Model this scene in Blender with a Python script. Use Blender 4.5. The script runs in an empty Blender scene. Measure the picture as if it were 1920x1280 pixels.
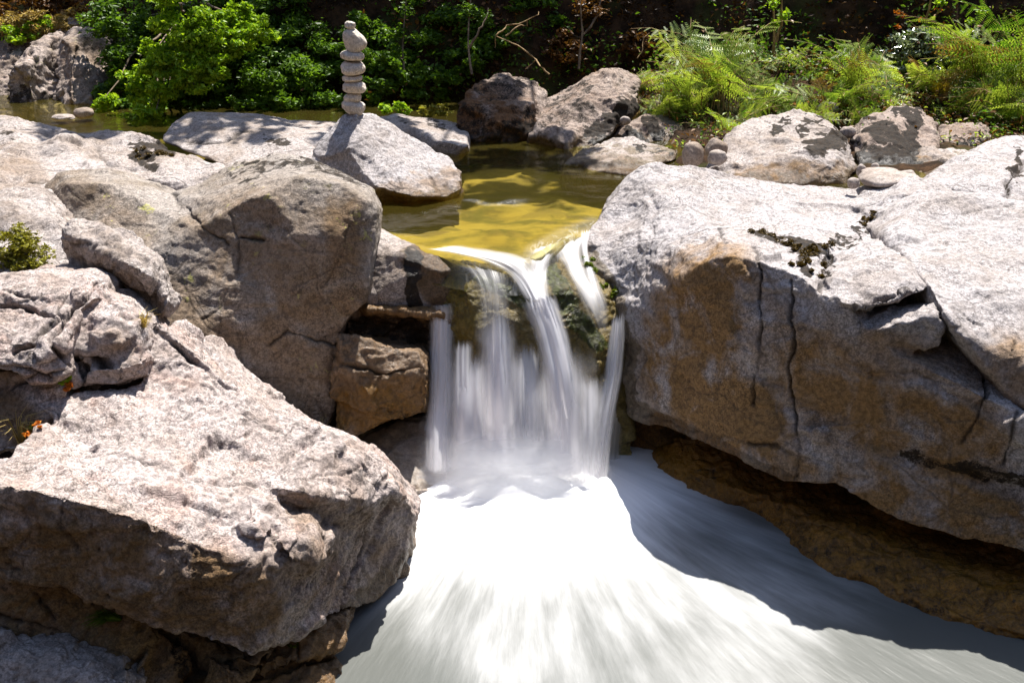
import bpy, bmesh, math, random
import numpy as np
from mathutils import Vector
from mathutils.geometry import delaunay_2d_cdt

# ------------------------------------------------------------------ camera, world, sun
S = bpy.context.scene
COL = S.collection
PITCH = math.radians(22.8)
CAMZ = 2.0
F = 2000.0                      # focal length in photo pixels (photo is 1920 wide)
cam = bpy.data.cameras.new('camera')
cam.sensor_width = 36.0
cam.lens = F / 1920 * 36
cam.clip_start = 0.05
cam.clip_end = 500
camo = bpy.data.objects.new('camera', cam)
COL.objects.link(camo)
camo.location = (0, 0, CAMZ)
camo.rotation_euler = (math.pi / 2 - PITCH, 0, 0)
S.camera = camo

SUN_EL = math.radians(63)
SUN_AZ = math.radians(22)       # clockwise from +Y (behind the scene, a little to the right)
world = bpy.data.worlds.new('World')
S.world = world
world.use_nodes = True
wn = world.node_tree.nodes
sky = wn.new('ShaderNodeTexSky')
sky.sky_type = 'NISHITA'
sky.sun_disc = False
sky.sun_elevation = SUN_EL
sky.sun_rotation = SUN_AZ
world.node_tree.links.new(sky.outputs[0], wn['Background'].inputs[0])
wn['Background'].inputs[1].default_value = 0.095
sun = bpy.data.lights.new('sun', 'SUN')
sun.energy = 4.8
sun.angle = math.radians(0.5)
sun.color = (1.0, 0.955, 0.89)
suno = bpy.data.objects.new('sun', sun)
COL.objects.link(suno)
_sd = Vector((math.sin(SUN_AZ) * math.cos(SUN_EL), math.cos(SUN_AZ) * math.cos(SUN_EL), math.sin(SUN_EL)))
suno.rotation_euler = _sd.to_track_quat('Z', 'Y').to_euler()
suno.location = _sd * 40
S.view_settings.view_transform = 'Standard'
S.view_settings.look = 'None'
S.view_settings.exposure = 1.22
S.view_settings.gamma = 1.0
S.view_settings.use_curve_mapping = False
S.render.engine = 'CYCLES'
S.cycles.use_denoising = True
S.cycles.max_bounces = 6
S.cycles.diffuse_bounces = 3
S.cycles.transparent_max_bounces = 20
S.cycles.caustics_reflective = False
S.cycles.caustics_refractive = False

LOW = -1.32                     # height of the plunge pool; the upper pool is at 0
ct, st = math.cos(PITCH), math.sin(PITCH)


def ray(u, v):
    x = (u - 960) / F
    y = (640 - v) / F
    return x, ct + y * st, -st + y * ct


def P(u, v, Y):
    x, yy, z = ray(u, v)
    t = Y / yy
    return Vector((x * t, Y, CAMZ + z * t))


def W(u, v, z=0.0):
    """the pixel's ray meets height z: gives (u, v, Y)"""
    x, yy, zz = ray(u, v)
    return (u, v, yy * (z - CAMZ) / zz)


def project(co):
    """world points to photo pixels"""
    y = co[:, 1]
    z = co[:, 2] - CAMZ
    d = y * ct - z * st
    up = y * st + z * ct
    return 960 + F * co[:, 0] / d, 640 - F * up / d


# ------------------------------------------------------------------ noise
def _hash(ix, iy, iz, seed):
    h = (ix * 374761393 + iy * 668265263 + iz * 2147483647 + seed * 1274126177) & 0xFFFFFFFF
    h = ((h ^ (h >> 13)) * 1274126177) & 0xFFFFFFFF
    h = ((h ^ (h >> 16)) * 2246822519) & 0xFFFFFFFF
    return h ^ (h >> 13)


_G = np.random.RandomState(7).normal(size=(256, 3))
_G /= np.linalg.norm(_G, axis=1)[:, None]


def perlin(p, seed=0):
    i = np.floor(p).astype(np.int64)
    f = p - i
    w = f * f * f * (f * (f * 6 - 15) + 10)
    out = np.zeros(len(p))
    for dx in (0, 1):
        wx = w[:, 0] if dx else 1 - w[:, 0]
        for dy in (0, 1):
            wy = w[:, 1] if dy else 1 - w[:, 1]
            for dz in (0, 1):
                wz = w[:, 2] if dz else 1 - w[:, 2]
                g = _G[_hash(i[:, 0] + dx, i[:, 1] + dy, i[:, 2] + dz, seed) & 255]
                out += wx * wy * wz * (g[:, 0] * (f[:, 0] - dx) + g[:, 1] * (f[:, 1] - dy) + g[:, 2] * (f[:, 2] - dz))
    return out * 1.5


def fbm(p, seed=0, octaves=4, gain=0.5):
    out = np.zeros(len(p))
    a = 1.0
    for o in range(octaves):
        out += a * perlin(p * 2 ** o + o * 17.3, seed + o)
        a *= gain
    return out


def cells(p, seed=0):
    """distance to the nearest of scattered points (Worley)"""
    i = np.floor(p).astype(np.int64)
    f = p - i
    best = np.full(len(p), 9.0)
    off = np.zeros_like(p)
    cid = np.zeros(len(p), dtype=np.int64)
    for dx in (-1, 0, 1):
        for dy in (-1, 0, 1):
            for dz in (-1, 0, 1):
                h = _hash(i[:, 0] + dx, i[:, 1] + dy, i[:, 2] + dz, seed)
                q = np.stack([dx + (h & 1023) / 1023 - f[:, 0], dy + ((h >> 10) & 1023) / 1023 - f[:, 1], dz + ((h >> 20) & 1023) / 1023 - f[:, 2]], 1)
                dd = (q * q).sum(1)
                m = dd < best
                best[m] = dd[m]
                off[m] = -q[m]
                cid[m] = h[m]
    return np.sqrt(best), off, cid


def blocks(p, seed, slope, step):
    """flat broken facets: every cell its own tilted plane and small step"""
    r, off, cid = cells(p, seed)
    g = _G[cid & 255]
    return slope * (off * g).sum(1) + step * (((cid >> 8) & 255) / 255 - .5), r


def smooth01(x, a, b):
    t = np.clip((x - a) / (b - a), 0, 1)
    return t * t * (3 - 2 * t)


# ------------------------------------------------------------------ mesh helpers
def make_mesh(name, verts, faces, mat=None, smooth=True, uv=None, attrs=None):
    """verts Nx3 array, faces list of equal-size rows (array) or list of tuples"""
    me = bpy.data.meshes.new(name)
    verts = np.asarray(verts, dtype=np.float32)
    if isinstance(faces, np.ndarray):
        n, k = faces.shape
        me.vertices.add(len(verts))
        me.vertices.foreach_set('co', verts.ravel())
        me.loops.add(n * k)
        me.loops.foreach_set('vertex_index', faces.astype(np.int32).ravel())
        me.polygons.add(n)
        me.polygons.foreach_set('loop_start', np.arange(0, n * k, k, dtype=np.int32))
        me.update(calc_edges=True)
    else:
        me.from_pydata([tuple(v) for v in verts], [], faces)
    if smooth:
        me.polygons.foreach_set('use_smooth', np.ones(len(me.polygons), dtype=bool))
    if uv is not None:
        lay = me.uv_layers.new(name='UVMap')
        li = np.empty(len(me.loops), dtype=np.int32)
        me.loops.foreach_get('vertex_index', li)
        lay.data.foreach_set('uv', np.asarray(uv, dtype=np.float32)[li].ravel())
    for k_, a in (attrs or {}).items():
        at = me.attributes.new(k_, 'FLOAT', 'POINT')
        at.data.foreach_set('value', np.asarray(a, dtype=np.float32))
    if mat:
        me.materials.append(mat)
    return me


def add(name, me, parent=None, loc=(0, 0, 0)):
    o = bpy.data.objects.new(name, me)
    o.location = loc
    COL.objects.link(o)
    if parent:
        o.parent = parent
    return o


def tag(o, label=None, cat=None, group=None, kind=None):
    for k, v in (('label', label), ('category', cat), ('group', group), ('kind', kind)):
        if v:
            o[k] = v
    return o


def thing(name, label, cat, loc=(0, 0, 0), group=None):
    return tag(add(name, None, None, loc), label, cat, group)


# ------------------------------------------------------------------ node helper
class NT:
    def __init__(self, name):
        self.m = bpy.data.materials.new(name)
        self.m.use_nodes = True
        self.t = self.m.node_tree
        self.t.nodes.clear()
        self.out = self.t.nodes.new('ShaderNodeOutputMaterial')

    def n(self, typ, ins=None, **props):
        nd = self.t.nodes.new('ShaderNode' + typ)
        for k, v in props.items():
            setattr(nd, k, v)
        for k, v in (ins or {}).items():
            self.set(nd.inputs[k], v)
        return nd

    def set(self, sock, v):
        if isinstance(v, bpy.types.NodeSocket):
            self.t.links.new(v, sock)
        elif isinstance(v, bpy.types.Node):
            self.t.links.new(v.outputs[0], sock)
        else:
            sock.default_value = v

    def noise(self, vec, scale, detail=5, rough=0.55, dist=0.0):
        return self.n('TexNoise', {'Vector': vec, 'Scale': scale, 'Detail': detail, 'Roughness': rough, 'Distortion': dist}).outputs['Fac']

    def ramp(self, fac, a, b, lo=0.0, hi=1.0):
        return self.n('MapRange', {0: fac, 1: a, 2: b, 3: lo, 4: hi}, interpolation_type='SMOOTHSTEP').outputs[0]

    def math(self, op, a, b=0.0, clamp=False):
        return self.n('Math', {0: a, 1: b}, operation=op, use_clamp=clamp).outputs[0]

    def mix(self, fac, a, b, blend='MIX'):
        nd = self.n('Mix', None, data_type='RGBA', blend_type=blend)
        self.set(nd.inputs[0], fac)
        self.set(nd.inputs[6], a if not isinstance(a, tuple) else (*a, 1))
        self.set(nd.inputs[7], b if not isinstance(b, tuple) else (*b, 1))
        return nd.outputs[2]

    def attr(self, name):
        return self.n('Attribute', None, attribute_name=name).outputs['Fac']

    def done(self, shader):
        self.set(self.out.inputs[0], shader)
        return self.m


# ------------------------------------------------------------------ materials
def rock_material(name, light=(0.40, 0.355, 0.335), dark=(0.26, 0.205, 0.165), stain=(0.17, 0.098, 0.038),
                  moss=(0.013, 0.0075, 0.003), pits=0.6, lichen=0.0, lichen_col=(0.42, 0.40, 0.10), pale=0.25,
                  wetc=0.45, vein=0.35, pink=0.0, grain=1.0, bump=0.5, base_stain=0.0, fracture=0.45):
    k = NT(name)
    tc = k.n('TexCoord').outputs['Object']
    n1 = k.noise(tc, 1.7, 4, 0.6, 0.3)
    n2 = k.noise(tc, 6.0, 5, 0.62, 0.4)
    n3 = k.noise(tc, 26.0, 4, 0.65)
    n4 = k.noise(tc, 110.0, 2, 0.7)
    c = k.mix(k.ramp(n1, 0.35, 0.66), dark, light)
    c = k.mix(k.ramp(n2, 0.38, 0.60, 0.0, 0.55), c, tuple(x * 1.12 for x in light))
    if pink:
        c = k.mix(k.ramp(k.noise(tc, 3.3, 4, 0.7, 0.6), 0.50, 0.64, 0.0, pink), c, (0.42, 0.25, 0.19))
    # pale bleached flakes
    if pale:
        c = k.mix(k.ramp(k.noise(tc, 7.5, 5, 0.7, 0.2), 0.60, 0.66, 0.0, pale), c, (0.50, 0.45, 0.40))
    # region attribute times noise: rock staining plus the brown tone of shaded faces
    sa = k.attr('stain')
    sfac = k.math('MULTIPLY', k.math('ADD', sa, base_stain), k.ramp(k.noise(tc, 4.2, 5, 0.65, 0.5), 0.22, 0.60))
    c = k.mix(k.math('MINIMUM', sfac, 0.95), c, stain)
    # mineral grain
    gm = k.ramp(k.noise(tc, 2.9, 4, .6), .35, .65, .35, 1.0)
    g = k.math('ADD', 1.0, k.math('MULTIPLY', k.math('SUBTRACT', k.ramp(n4, 0.32, 0.68, 1.0 - 0.42 * grain, 1.0 + 0.30 * grain), 1.0), gm))
    gg = k.n('CombineXYZ', {0: g, 1: g, 2: g}).outputs[0]
    c = k.mix(1.0, c, gg, 'MULTIPLY')
    g2 = k.ramp(k.noise(tc, 42.0, 2, 0.75), 0.40, 0.56, 1.0 - 0.30 * grain, 1.06)
    gg2 = k.n('CombineXYZ', {0: g2, 1: g2, 2: g2}).outputs[0]
    c = k.mix(1.0, c, gg2, 'MULTIPLY')
    # dark weathering pits
    c = k.mix(k.ramp(k.math('ADD', n3, k.math('MULTIPLY', n2, 0.35)), 0.78, 0.88, 0.0, pits), c, (0.055, 0.038, 0.026))
    # fracture network, broken up
    wv = k.n('VectorMath', {0: tc, 1: k.n('VectorMath', {0: k.n('TexNoise', {'Vector': tc, 'Scale': 3.0, 'Detail': 2, 'Roughness': .5}).outputs['Color'], 'Scale': .30}, operation='SCALE').outputs[0]}, operation='ADD').outputs[0]
    wv = k.n('Mapping', {'Vector': wv, 'Scale': (1.0, 1.2, 1.5), 'Rotation': (.5, .3, .9)}).outputs[0]
    de = k.n('TexVoronoi', {'Vector': wv, 'Scale': 2.4}, feature='DISTANCE_TO_EDGE').outputs['Distance']
    de2 = k.n('TexVoronoi', {'Vector': wv, 'Scale': 6.5}, feature='DISTANCE_TO_EDGE').outputs['Distance']
    fm = k.ramp(k.noise(tc, 1.9, 3, .65), .44, .56)
    fm2 = k.ramp(k.noise(tc, 3.1, 3, .65), .50, .60)
    fcr = k.math('MAXIMUM', k.math('MULTIPLY', k.ramp(de, .004, .040, 1, 0), fm), k.math('MULTIPLY', k.ramp(de2, .005, .05, .8, 0), fm2))
    fcr = k.math('MULTIPLY', fcr, fracture)
    c = k.mix(k.math('MULTIPLY', fcr, .85), c, (0.05, 0.034, 0.024))
    # hairline veins
    vn = k.math('ABSOLUTE', k.math('SUBTRACT', k.noise(tc, 2.3, 6, 0.62, 0.9), 0.5))
    vm = k.ramp(k.noise(tc, 1.3, 3), 0.46, 0.60)
    vfac = k.math('MULTIPLY', k.ramp(vn, 0.0, 0.012, vein, 0.0), vm)
    c = k.mix(vfac, c, (0.05, 0.035, 0.025))
    if lichen:
        lf = k.ramp(k.noise(tc, 9.0, 4, 0.7, 0.3), 0.60, 0.67, 0.0, lichen)
        lf = k.math('MULTIPLY', lf, k.ramp(k.noise(tc, 2.1, 3), 0.45, 0.6))
        c = k.mix(lf, c, lichen_col)
    # moss / soil, plus shade tone under the knob rock
    ma = k.attr('moss')
    mf = k.ramp(k.math('ADD', ma, k.math('MULTIPLY', k.math('ADD', k.math('SUBTRACT', k.noise(tc, 11.0, 5, 0.75), 0.5), k.math('MULTIPLY', k.math('SUBTRACT', n4, .5), .55)), 1.3)), 0.42, 0.64)
    mc = k.mix(k.ramp(k.noise(tc, 30.0, 3, 0.7), 0.42, 0.62), tuple(x * 0.55 for x in moss), tuple(x * 1.9 for x in moss))
    c = k.mix(k.math('MULTIPLY', mf, 0.96), c, mc)
    # cracks
    ca = k.attr('crack')
    c = k.mix(k.math('MULTIPLY', ca, 0.9), c, (0.022, 0.015, 0.010))
    # wet
    wa = k.attr('wet')
    wf = k.ramp(k.math('ADD', wa, k.math('MULTIPLY', k.math('SUBTRACT', n2, 0.5), 0.8)), 0.35, 0.65)
    c = k.mix(k.math('MULTIPLY', wf, 0.92), c, k.mix(1.0, c, (wetc, wetc * 0.86, wetc * 0.62), 'MULTIPLY'))
    rough = k.math('SUBTRACT', 0.88, k.math('MULTIPLY', wf, 0.55))
    chip = k.n('TexVoronoi', {'Vector': k.n('VectorMath', {0: k.n('Mapping', {'Vector': tc, 'Scale': (1, 1, 1.8)}).outputs[0], 1: k.n('CombineXYZ', {0: n2, 1: n3, 2: n1}).outputs[0]}, operation='ADD').outputs[0], 'Scale': 17.0, 'Randomness': 1.0}, feature='F1').outputs['Distance']
    rg = k.math('ABSOLUTE', k.math('SUBTRACT', k.noise(k.n('Mapping', {'Vector': tc, 'Scale': (1, 1.3, 2.2), 'Rotation': (.4, .5, .3)}).outputs[0], 13.0, 5, 0.68, 0.6), 0.5))
    hh = k.math('ADD', k.math('MULTIPLY', n3, 0.8), k.math('ADD', k.math('MULTIPLY', n4, 0.22), k.math('ADD', k.math('MULTIPLY', n2, 0.7), k.math('ADD', k.math('MULTIPLY', rg, 1.3), k.math('MULTIPLY', chip, 0.35)))))
    b = k.n('Bump', {'Strength': min(1.0, bump * 1.3), 'Distance': 0.015, 'Height': hh}).outputs[0]
    b2 = k.n('Bump', {'Strength': 0.6, 'Distance': 0.006, 'Height': k.math('SUBTRACT', 1.0, k.math('MULTIPLY', fcr, 1.8)), 'Normal': b}).outputs[0]
    bs = k.n('BsdfPrincipled', {'Base Color': c, 'Roughness': rough, 'Normal': b2, 'Specular IOR Level': 0.3})
    return k.done(bs)


M = {}
M['granite'] = rock_material('granite', pale=0.3)
M['pink_granite'] = rock_material('pink_granite', light=(0.44, 0.38, 0.357), dark=(0.30, 0.235, 0.20), pink=0.35, grain=1.15, pits=0.4)
M['white_granite'] = rock_material('white_granite', light=(0.41, 0.38, 0.378), dark=(0.31, 0.27, 0.25), stain=(0.235, 0.13, 0.042), pits=0.5)
M['lichen_granite'] = rock_material('lichen_granite', light=(0.33, 0.292, 0.262), dark=(0.215, 0.175, 0.135), lichen=0.7, pale=0.5, pits=0.7)
M['wet_rock'] = rock_material('wet_rock', light=(0.29, 0.22, 0.175), dark=(0.14, 0.092, 0.055), stain=(0.24, 0.135, 0.03), pits=0.7, pale=0.1, wetc=.7)
M['mossy_rock'] = rock_material('mossy_rock', light=(0.38, 0.32, 0.285), dark=(0.25, 0.185, 0.145), moss=(0.009, 0.0048, 0.0018), pits=0.9, stain=(.15, .07, .025), base_stain=.25)
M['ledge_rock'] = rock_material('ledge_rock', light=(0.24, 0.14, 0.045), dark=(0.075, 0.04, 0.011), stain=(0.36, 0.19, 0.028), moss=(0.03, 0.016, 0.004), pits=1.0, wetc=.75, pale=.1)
M['fall_rock'] = rock_material('fall_rock', light=(0.33, 0.27, 0.10), dark=(0.19, 0.155, 0.05), stain=(0.26, 0.22, 0.05), moss=(0.055, 0.075, 0.010), pits=0.5, pale=0.05)
M['cliff_rock'] = rock_material('cliff_rock', light=(0.40, 0.33, 0.29), dark=(0.22, 0.165, 0.125), lichen=0.4, pits=1.0, pink=0.2)
M['river_cobble'] = rock_material('river_cobble', fracture=0.0, light=(0.38, 0.33, 0.30), dark=(0.27, 0.22, 0.185), pits=0.3, grain=0.8, bump=0.2, vein=0.15)
M['cobble'] = rock_material('cobble', fracture=0.0, light=(0.62, 0.55, 0.48), dark=(0.50, 0.43, 0.36), pits=0.3, grain=0.7, bump=0.15, vein=0.15)


# ------------------------------------------------------------------ rock builder
def closed_patch(bm, outline, inner=(), T=1.0, shrink=0.6, sag=0.3, mid=0.97):
    """outline: pixel ring with distances; inner: polylines of the same; adds a closed solid to bm"""
    pts = [tuple(p) for p in outline]
    n = len(pts)
    edges = [(i, (i + 1) % n) for i in range(n)]
    for pl in inner:
        pl = pl if isinstance(pl, list) else [pl]
        for i, q in enumerate(pl):
            pts.append(tuple(q))
            if i:
                edges.append((len(pts) - 2, len(pts) - 1))
    v2 = [Vector((p[0], -p[1])) for p in pts]
    ov, oe, of, orig, _, _ = delaunay_2d_cdt(v2, edges, [], 1, 1e-4)
    allp = np.array([[p[0], -p[1], p[2]] for p in pts])
    vs = []
    key = {}
    for i, q in enumerate(ov):
        if orig[i]:
            s = orig[i][0]
            key[s] = i
            Y = pts[s][2]
        else:
            d = np.hypot(allp[:, 0] - q.x, allp[:, 1] - q.y)
            j = np.argsort(d)[:3]
            w = 1 / (d[j] + 1e-3)
            Y = float((allp[j, 2] * w).sum() / w.sum())
        vs.append(bm.verts.new(P(q.x, -q.y, Y)))
    for f in of:
        try:
            bm.faces.new([vs[i] for i in f])
        except ValueError:
            pass
    nxt = {}
    cnt = {}
    for f in of:
        for i in range(len(f)):
            e = (f[i], f[(i + 1) % len(f)])
            cnt[frozenset(e)] = cnt.get(frozenset(e), 0) + 1
    for f in of:
        for i in range(len(f)):
            e = (f[i], f[(i + 1) % len(f)])
            if cnt[frozenset(e)] == 1:
                nxt[e[0]] = e[1]
    start = max(nxt)
    ring = [start]
    while nxt[ring[-1]] != start and len(ring) < len(nxt):
        ring.append(nxt[ring[-1]])
    ring = [vs[i] for i in ring]
    n = len(ring)
    c = sum((v.co for v in ring), Vector()) / n
    prev = ring
    for t, s in ((0.5, mid), (1.0, shrink)):
        nr = []
        for v in ring:
            q = c + (v.co - c) * s
            q.y = v.co.y + T * t
            q.z -= sag * T * t
            nr.append(bm.verts.new(q))
        for i in range(n):
            j = (i + 1) % n
            bm.faces.new((prev[i], prev[j], nr[j], nr[i]))
        prev = nr
    cc = bm.verts.new(sum((v.co for v in prev), Vector()) / n)
    for i in range(n):
        bm.faces.new((prev[i], prev[(i + 1) % n], cc))


def seg_dist(u, v, pl):
    d = np.full(len(u), 1e9)
    for a, b in zip(pl[:-1], pl[1:]):
        ax, ay = a[:2]
        dx, dy = b[0] - ax, b[1] - ay
        t = np.clip(((u - ax) * dx + (v - ay) * dy) / (dx * dx + dy * dy + 1e-9), 0, 1)
        d = np.minimum(d, np.hypot(u - ax - t * dx, v - ay - t * dy))
    return d


def arrays(me):
    co = np.empty(len(me.vertices) * 3, dtype=np.float32)
    me.vertices.foreach_get('co', co)
    no = np.empty(len(me.vertices) * 3, dtype=np.float32)
    me.vertex_normals.foreach_get('vector', no)
    return co.reshape(-1, 3).astype(float), no.reshape(-1, 3).astype(float)


SEED = [11]


def finish_rock(me, mat, amp=1.0, cracks=(), moss=(), stain=(), wet=(), wet_z=None, moss_top=0.0, strata=0.0,
                facet=0.6, vein=1.0, waterline=None):
    """weather a smooth solid: lumps, chips, joints; returns mesh centred on its base and that base"""
    SEED[0] += 13
    s = SEED[0]
    co, no = arrays(me)
    u, v = project(co)
    front = (no[:, 1] * co[:, 1] + no[:, 0] * co[:, 0] + no[:, 2] * (co[:, 2] - CAMZ)) < 0.05
    d = 0.035 * fbm(co * 1.9, s, 3) * amp
    jit0 = fbm(co * 12, s + 2, 3)
    w = fbm(co * 2.2, s + 40, 2)[:, None] * 0.25
    rid = 1 - np.abs(fbm(co * 5.5 + w, s + 3, 4)) * 2.2
    d += 0.005 * amp * facet * (rid - 0.5)
    sk = np.array([1.0, 1.0, 1.7])
    q1 = co * 2.4 * sk + w * .9 + .06 * jit0[:, None]
    b1, r1 = blocks(q1, s + 17, .085, .05)
    b2, r2 = blocks(co * 6.5 * sk + w * 2 + .16 * jit0[:, None], s + 19, .032, .018)
    fc_ = min(facet, .32 + .12 * facet)
    bd = fc_ * (b1 + b2)
    ed = np.empty(len(me.edges) * 2, dtype=np.int32)
    me.edges.foreach_get('vertices', ed)
    ed = ed.reshape(-1, 2)
    deg = np.bincount(ed.ravel(), minlength=len(co)) + 1e-9
    for _ in range(3):
        bd = .35 * bd + .65 * (np.bincount(ed[:, 0], bd[ed[:, 1]], len(co)) + np.bincount(ed[:, 1], bd[ed[:, 0]], len(co))) / deg
    d += amp * (bd + .012 * facet * (r1 - .5))
    st_p = co * np.array([3.0, 3.0, 11.0]) + co[:, [2, 0, 1]] * np.array([2.0, 1.0, 2.0])
    d += 0.010 * amp * (0.35 + strata) * fbm(st_p, s + 5, 4)
    d += 0.0055 * amp * (0.5 - 2.0 * np.abs(fbm(co * 15, s + 7, 3, 0.55))) + .003 * amp * fbm(co * 34, s + 8, 2)
    # terrace-like flaking
    h = fbm(co * 2.7 + 9.1, s + 9, 4) * 3.0
    ter = (h - np.floor(h))
    d -= 0.010 * amp * facet * smooth01(ter, 0.0, 0.12) * (1 - smooth01(ter, 0.12, 1.0))
    # natural joints
    jn = np.abs(fbm(co * 1.35 + 3.3, s + 11, 5, 0.55))
    jm = smooth01(fbm(co * 0.9, s + 15, 2), 0.0, 0.25)
    crack = (1 - smooth01(jn, 0.0, 0.011)) * jm * 0.75 * vein
    d -= crack * 0.012
    jit = fbm(co * 9, s + 21, 4, 0.6)
    jit2 = fbm(co * 9 + 31.7, s + 22, 4, .6)
    jlow = fbm(co * 2.3, s + 23, 2)
    jlow2 = fbm(co * 2.3 + 11.3, s + 24, 2)
    gap = .35 + .65 * smooth01(fbm(co * 3.1, s + 25, 3), -.4, .0)
    for cr in cracks:
        pl, wpx, dep = cr[0], cr[1], cr[2]
        dd = seg_dist(u + 5 * jit + 12 * jlow, v + 5 * jit2 + 12 * jlow2, pl)
        lim = 1.0 + 0.9 * fbm(co * 6, s + 31, 2)
        a = np.exp(-(dd / (.75 * wpx * np.clip(lim, 0.35, 2))) ** 2) * front * gap
        d -= a * dep * 1.5
        crack = np.maximum(crack, np.clip(a * 1.1, 0, 1) * (cr[3] if len(cr) > 3 else 0.9))
    mo = np.zeros(len(co))
    sa = np.zeros(len(co))
    we = np.zeros(len(co))
    for lst, arr in ((moss, mo), (stain, sa), (wet, we)):
        for b in lst:
            pl, r, a = b
            dd = seg_dist(u + 14 * jit, v + 14 * jit, pl if len(pl) > 1 else [pl[0], pl[0]])
            np.maximum(arr, a * (1 - smooth01(dd, r * 0.55, r * 1.25)), out=arr)
    if moss_top:
        mo = np.maximum(mo, moss_top * smooth01(no[:, 2], 0.2, 0.9))
    if wet_z is not None:
        we = np.maximum(we, 1 - smooth01(co[:, 2] + 0.05 * jit, wet_z, wet_z + 0.16))
    if waterline is not None:
        sa = np.maximum(sa, 0.9 * (1 - smooth01(co[:, 2] + 0.06 * jit, waterline, waterline + 0.10)))
    d += np.clip(mo, 0, 1) * 0.006 * (1 + 1.5 * jit)
    co = co + no * d[:, None]
    base = np.array([co[:, 0].mean(), co[:, 1].mean(), co[:, 2].min()])
    nf = len(me.polygons)
    nl = len(me.loops)
    li = np.empty(nl, dtype=np.int32)
    me.loops.foreach_get('vertex_index', li)
    ok = nl == nf * 4
    fc = li.reshape(-1, 4) if ok else [tuple(p.vertices) for p in me.polygons]
    m2 = make_mesh('rock', co - base, fc, mat, True, None, {'crack': crack, 'moss': mo, 'stain': sa, 'wet': we})
    return m2, base


def solidify_rock(bm, voxel, smooth):
    bmesh.ops.recalc_face_normals(bm, faces=bm.faces)
    me = bpy.data.meshes.new('tmp')
    bm.to_mesh(me)
    bm.free()
    o = bpy.data.objects.new('tmp', me)
    COL.objects.link(o)
    r = o.modifiers.new('r', 'REMESH')
    r.mode = 'VOXEL'
    r.voxel_size = voxel
    if smooth:
        sm = o.modifiers.new('s', 'SMOOTH')
        sm.factor = 0.5
        sm.iterations = smooth
    dg = bpy.context.evaluated_depsgraph_get()
    dg.update()
    m2 = bpy.data.meshes.new_from_object(o.evaluated_get(dg))
    bpy.data.objects.remove(o)
    bpy.data.meshes.remove(me)
    return m2


def rock(name, label, cat, patches, mat='granite', voxel=0.014, smooth=14, group=None, fwd=None, **kw):
    bm = bmesh.new()
    for pt in patches:
        if fwd:
            g = lambda q: (q[0], q[1], q[2] - fwd(q[0], q[1]))
            pt = dict(pt, outline=[g(q) for q in pt['outline']], inner=[[g(q) for q in pl] if isinstance(pl, list) else g(pl) for pl in pt.get('inner', ())])
        closed_patch(bm, **pt)
    me = solidify_rock(bm, voxel, smooth)
    m2, base = finish_rock(me, M[mat], **kw)
    bpy.data.meshes.remove(me)
    m2.name = name
    o = add(name, m2, None, base)
    tag(o, label, cat, group)
    return o

# ------------------------------------------------------------------ the big rocks round the fall
def ss1(x, a, b):
    return float(smooth01(np.array([x]), a, b)[0])


def lean(u, v):
    return .32 * ss1(u, 1170, 1400) * ss1(v, 380, 540)


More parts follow.
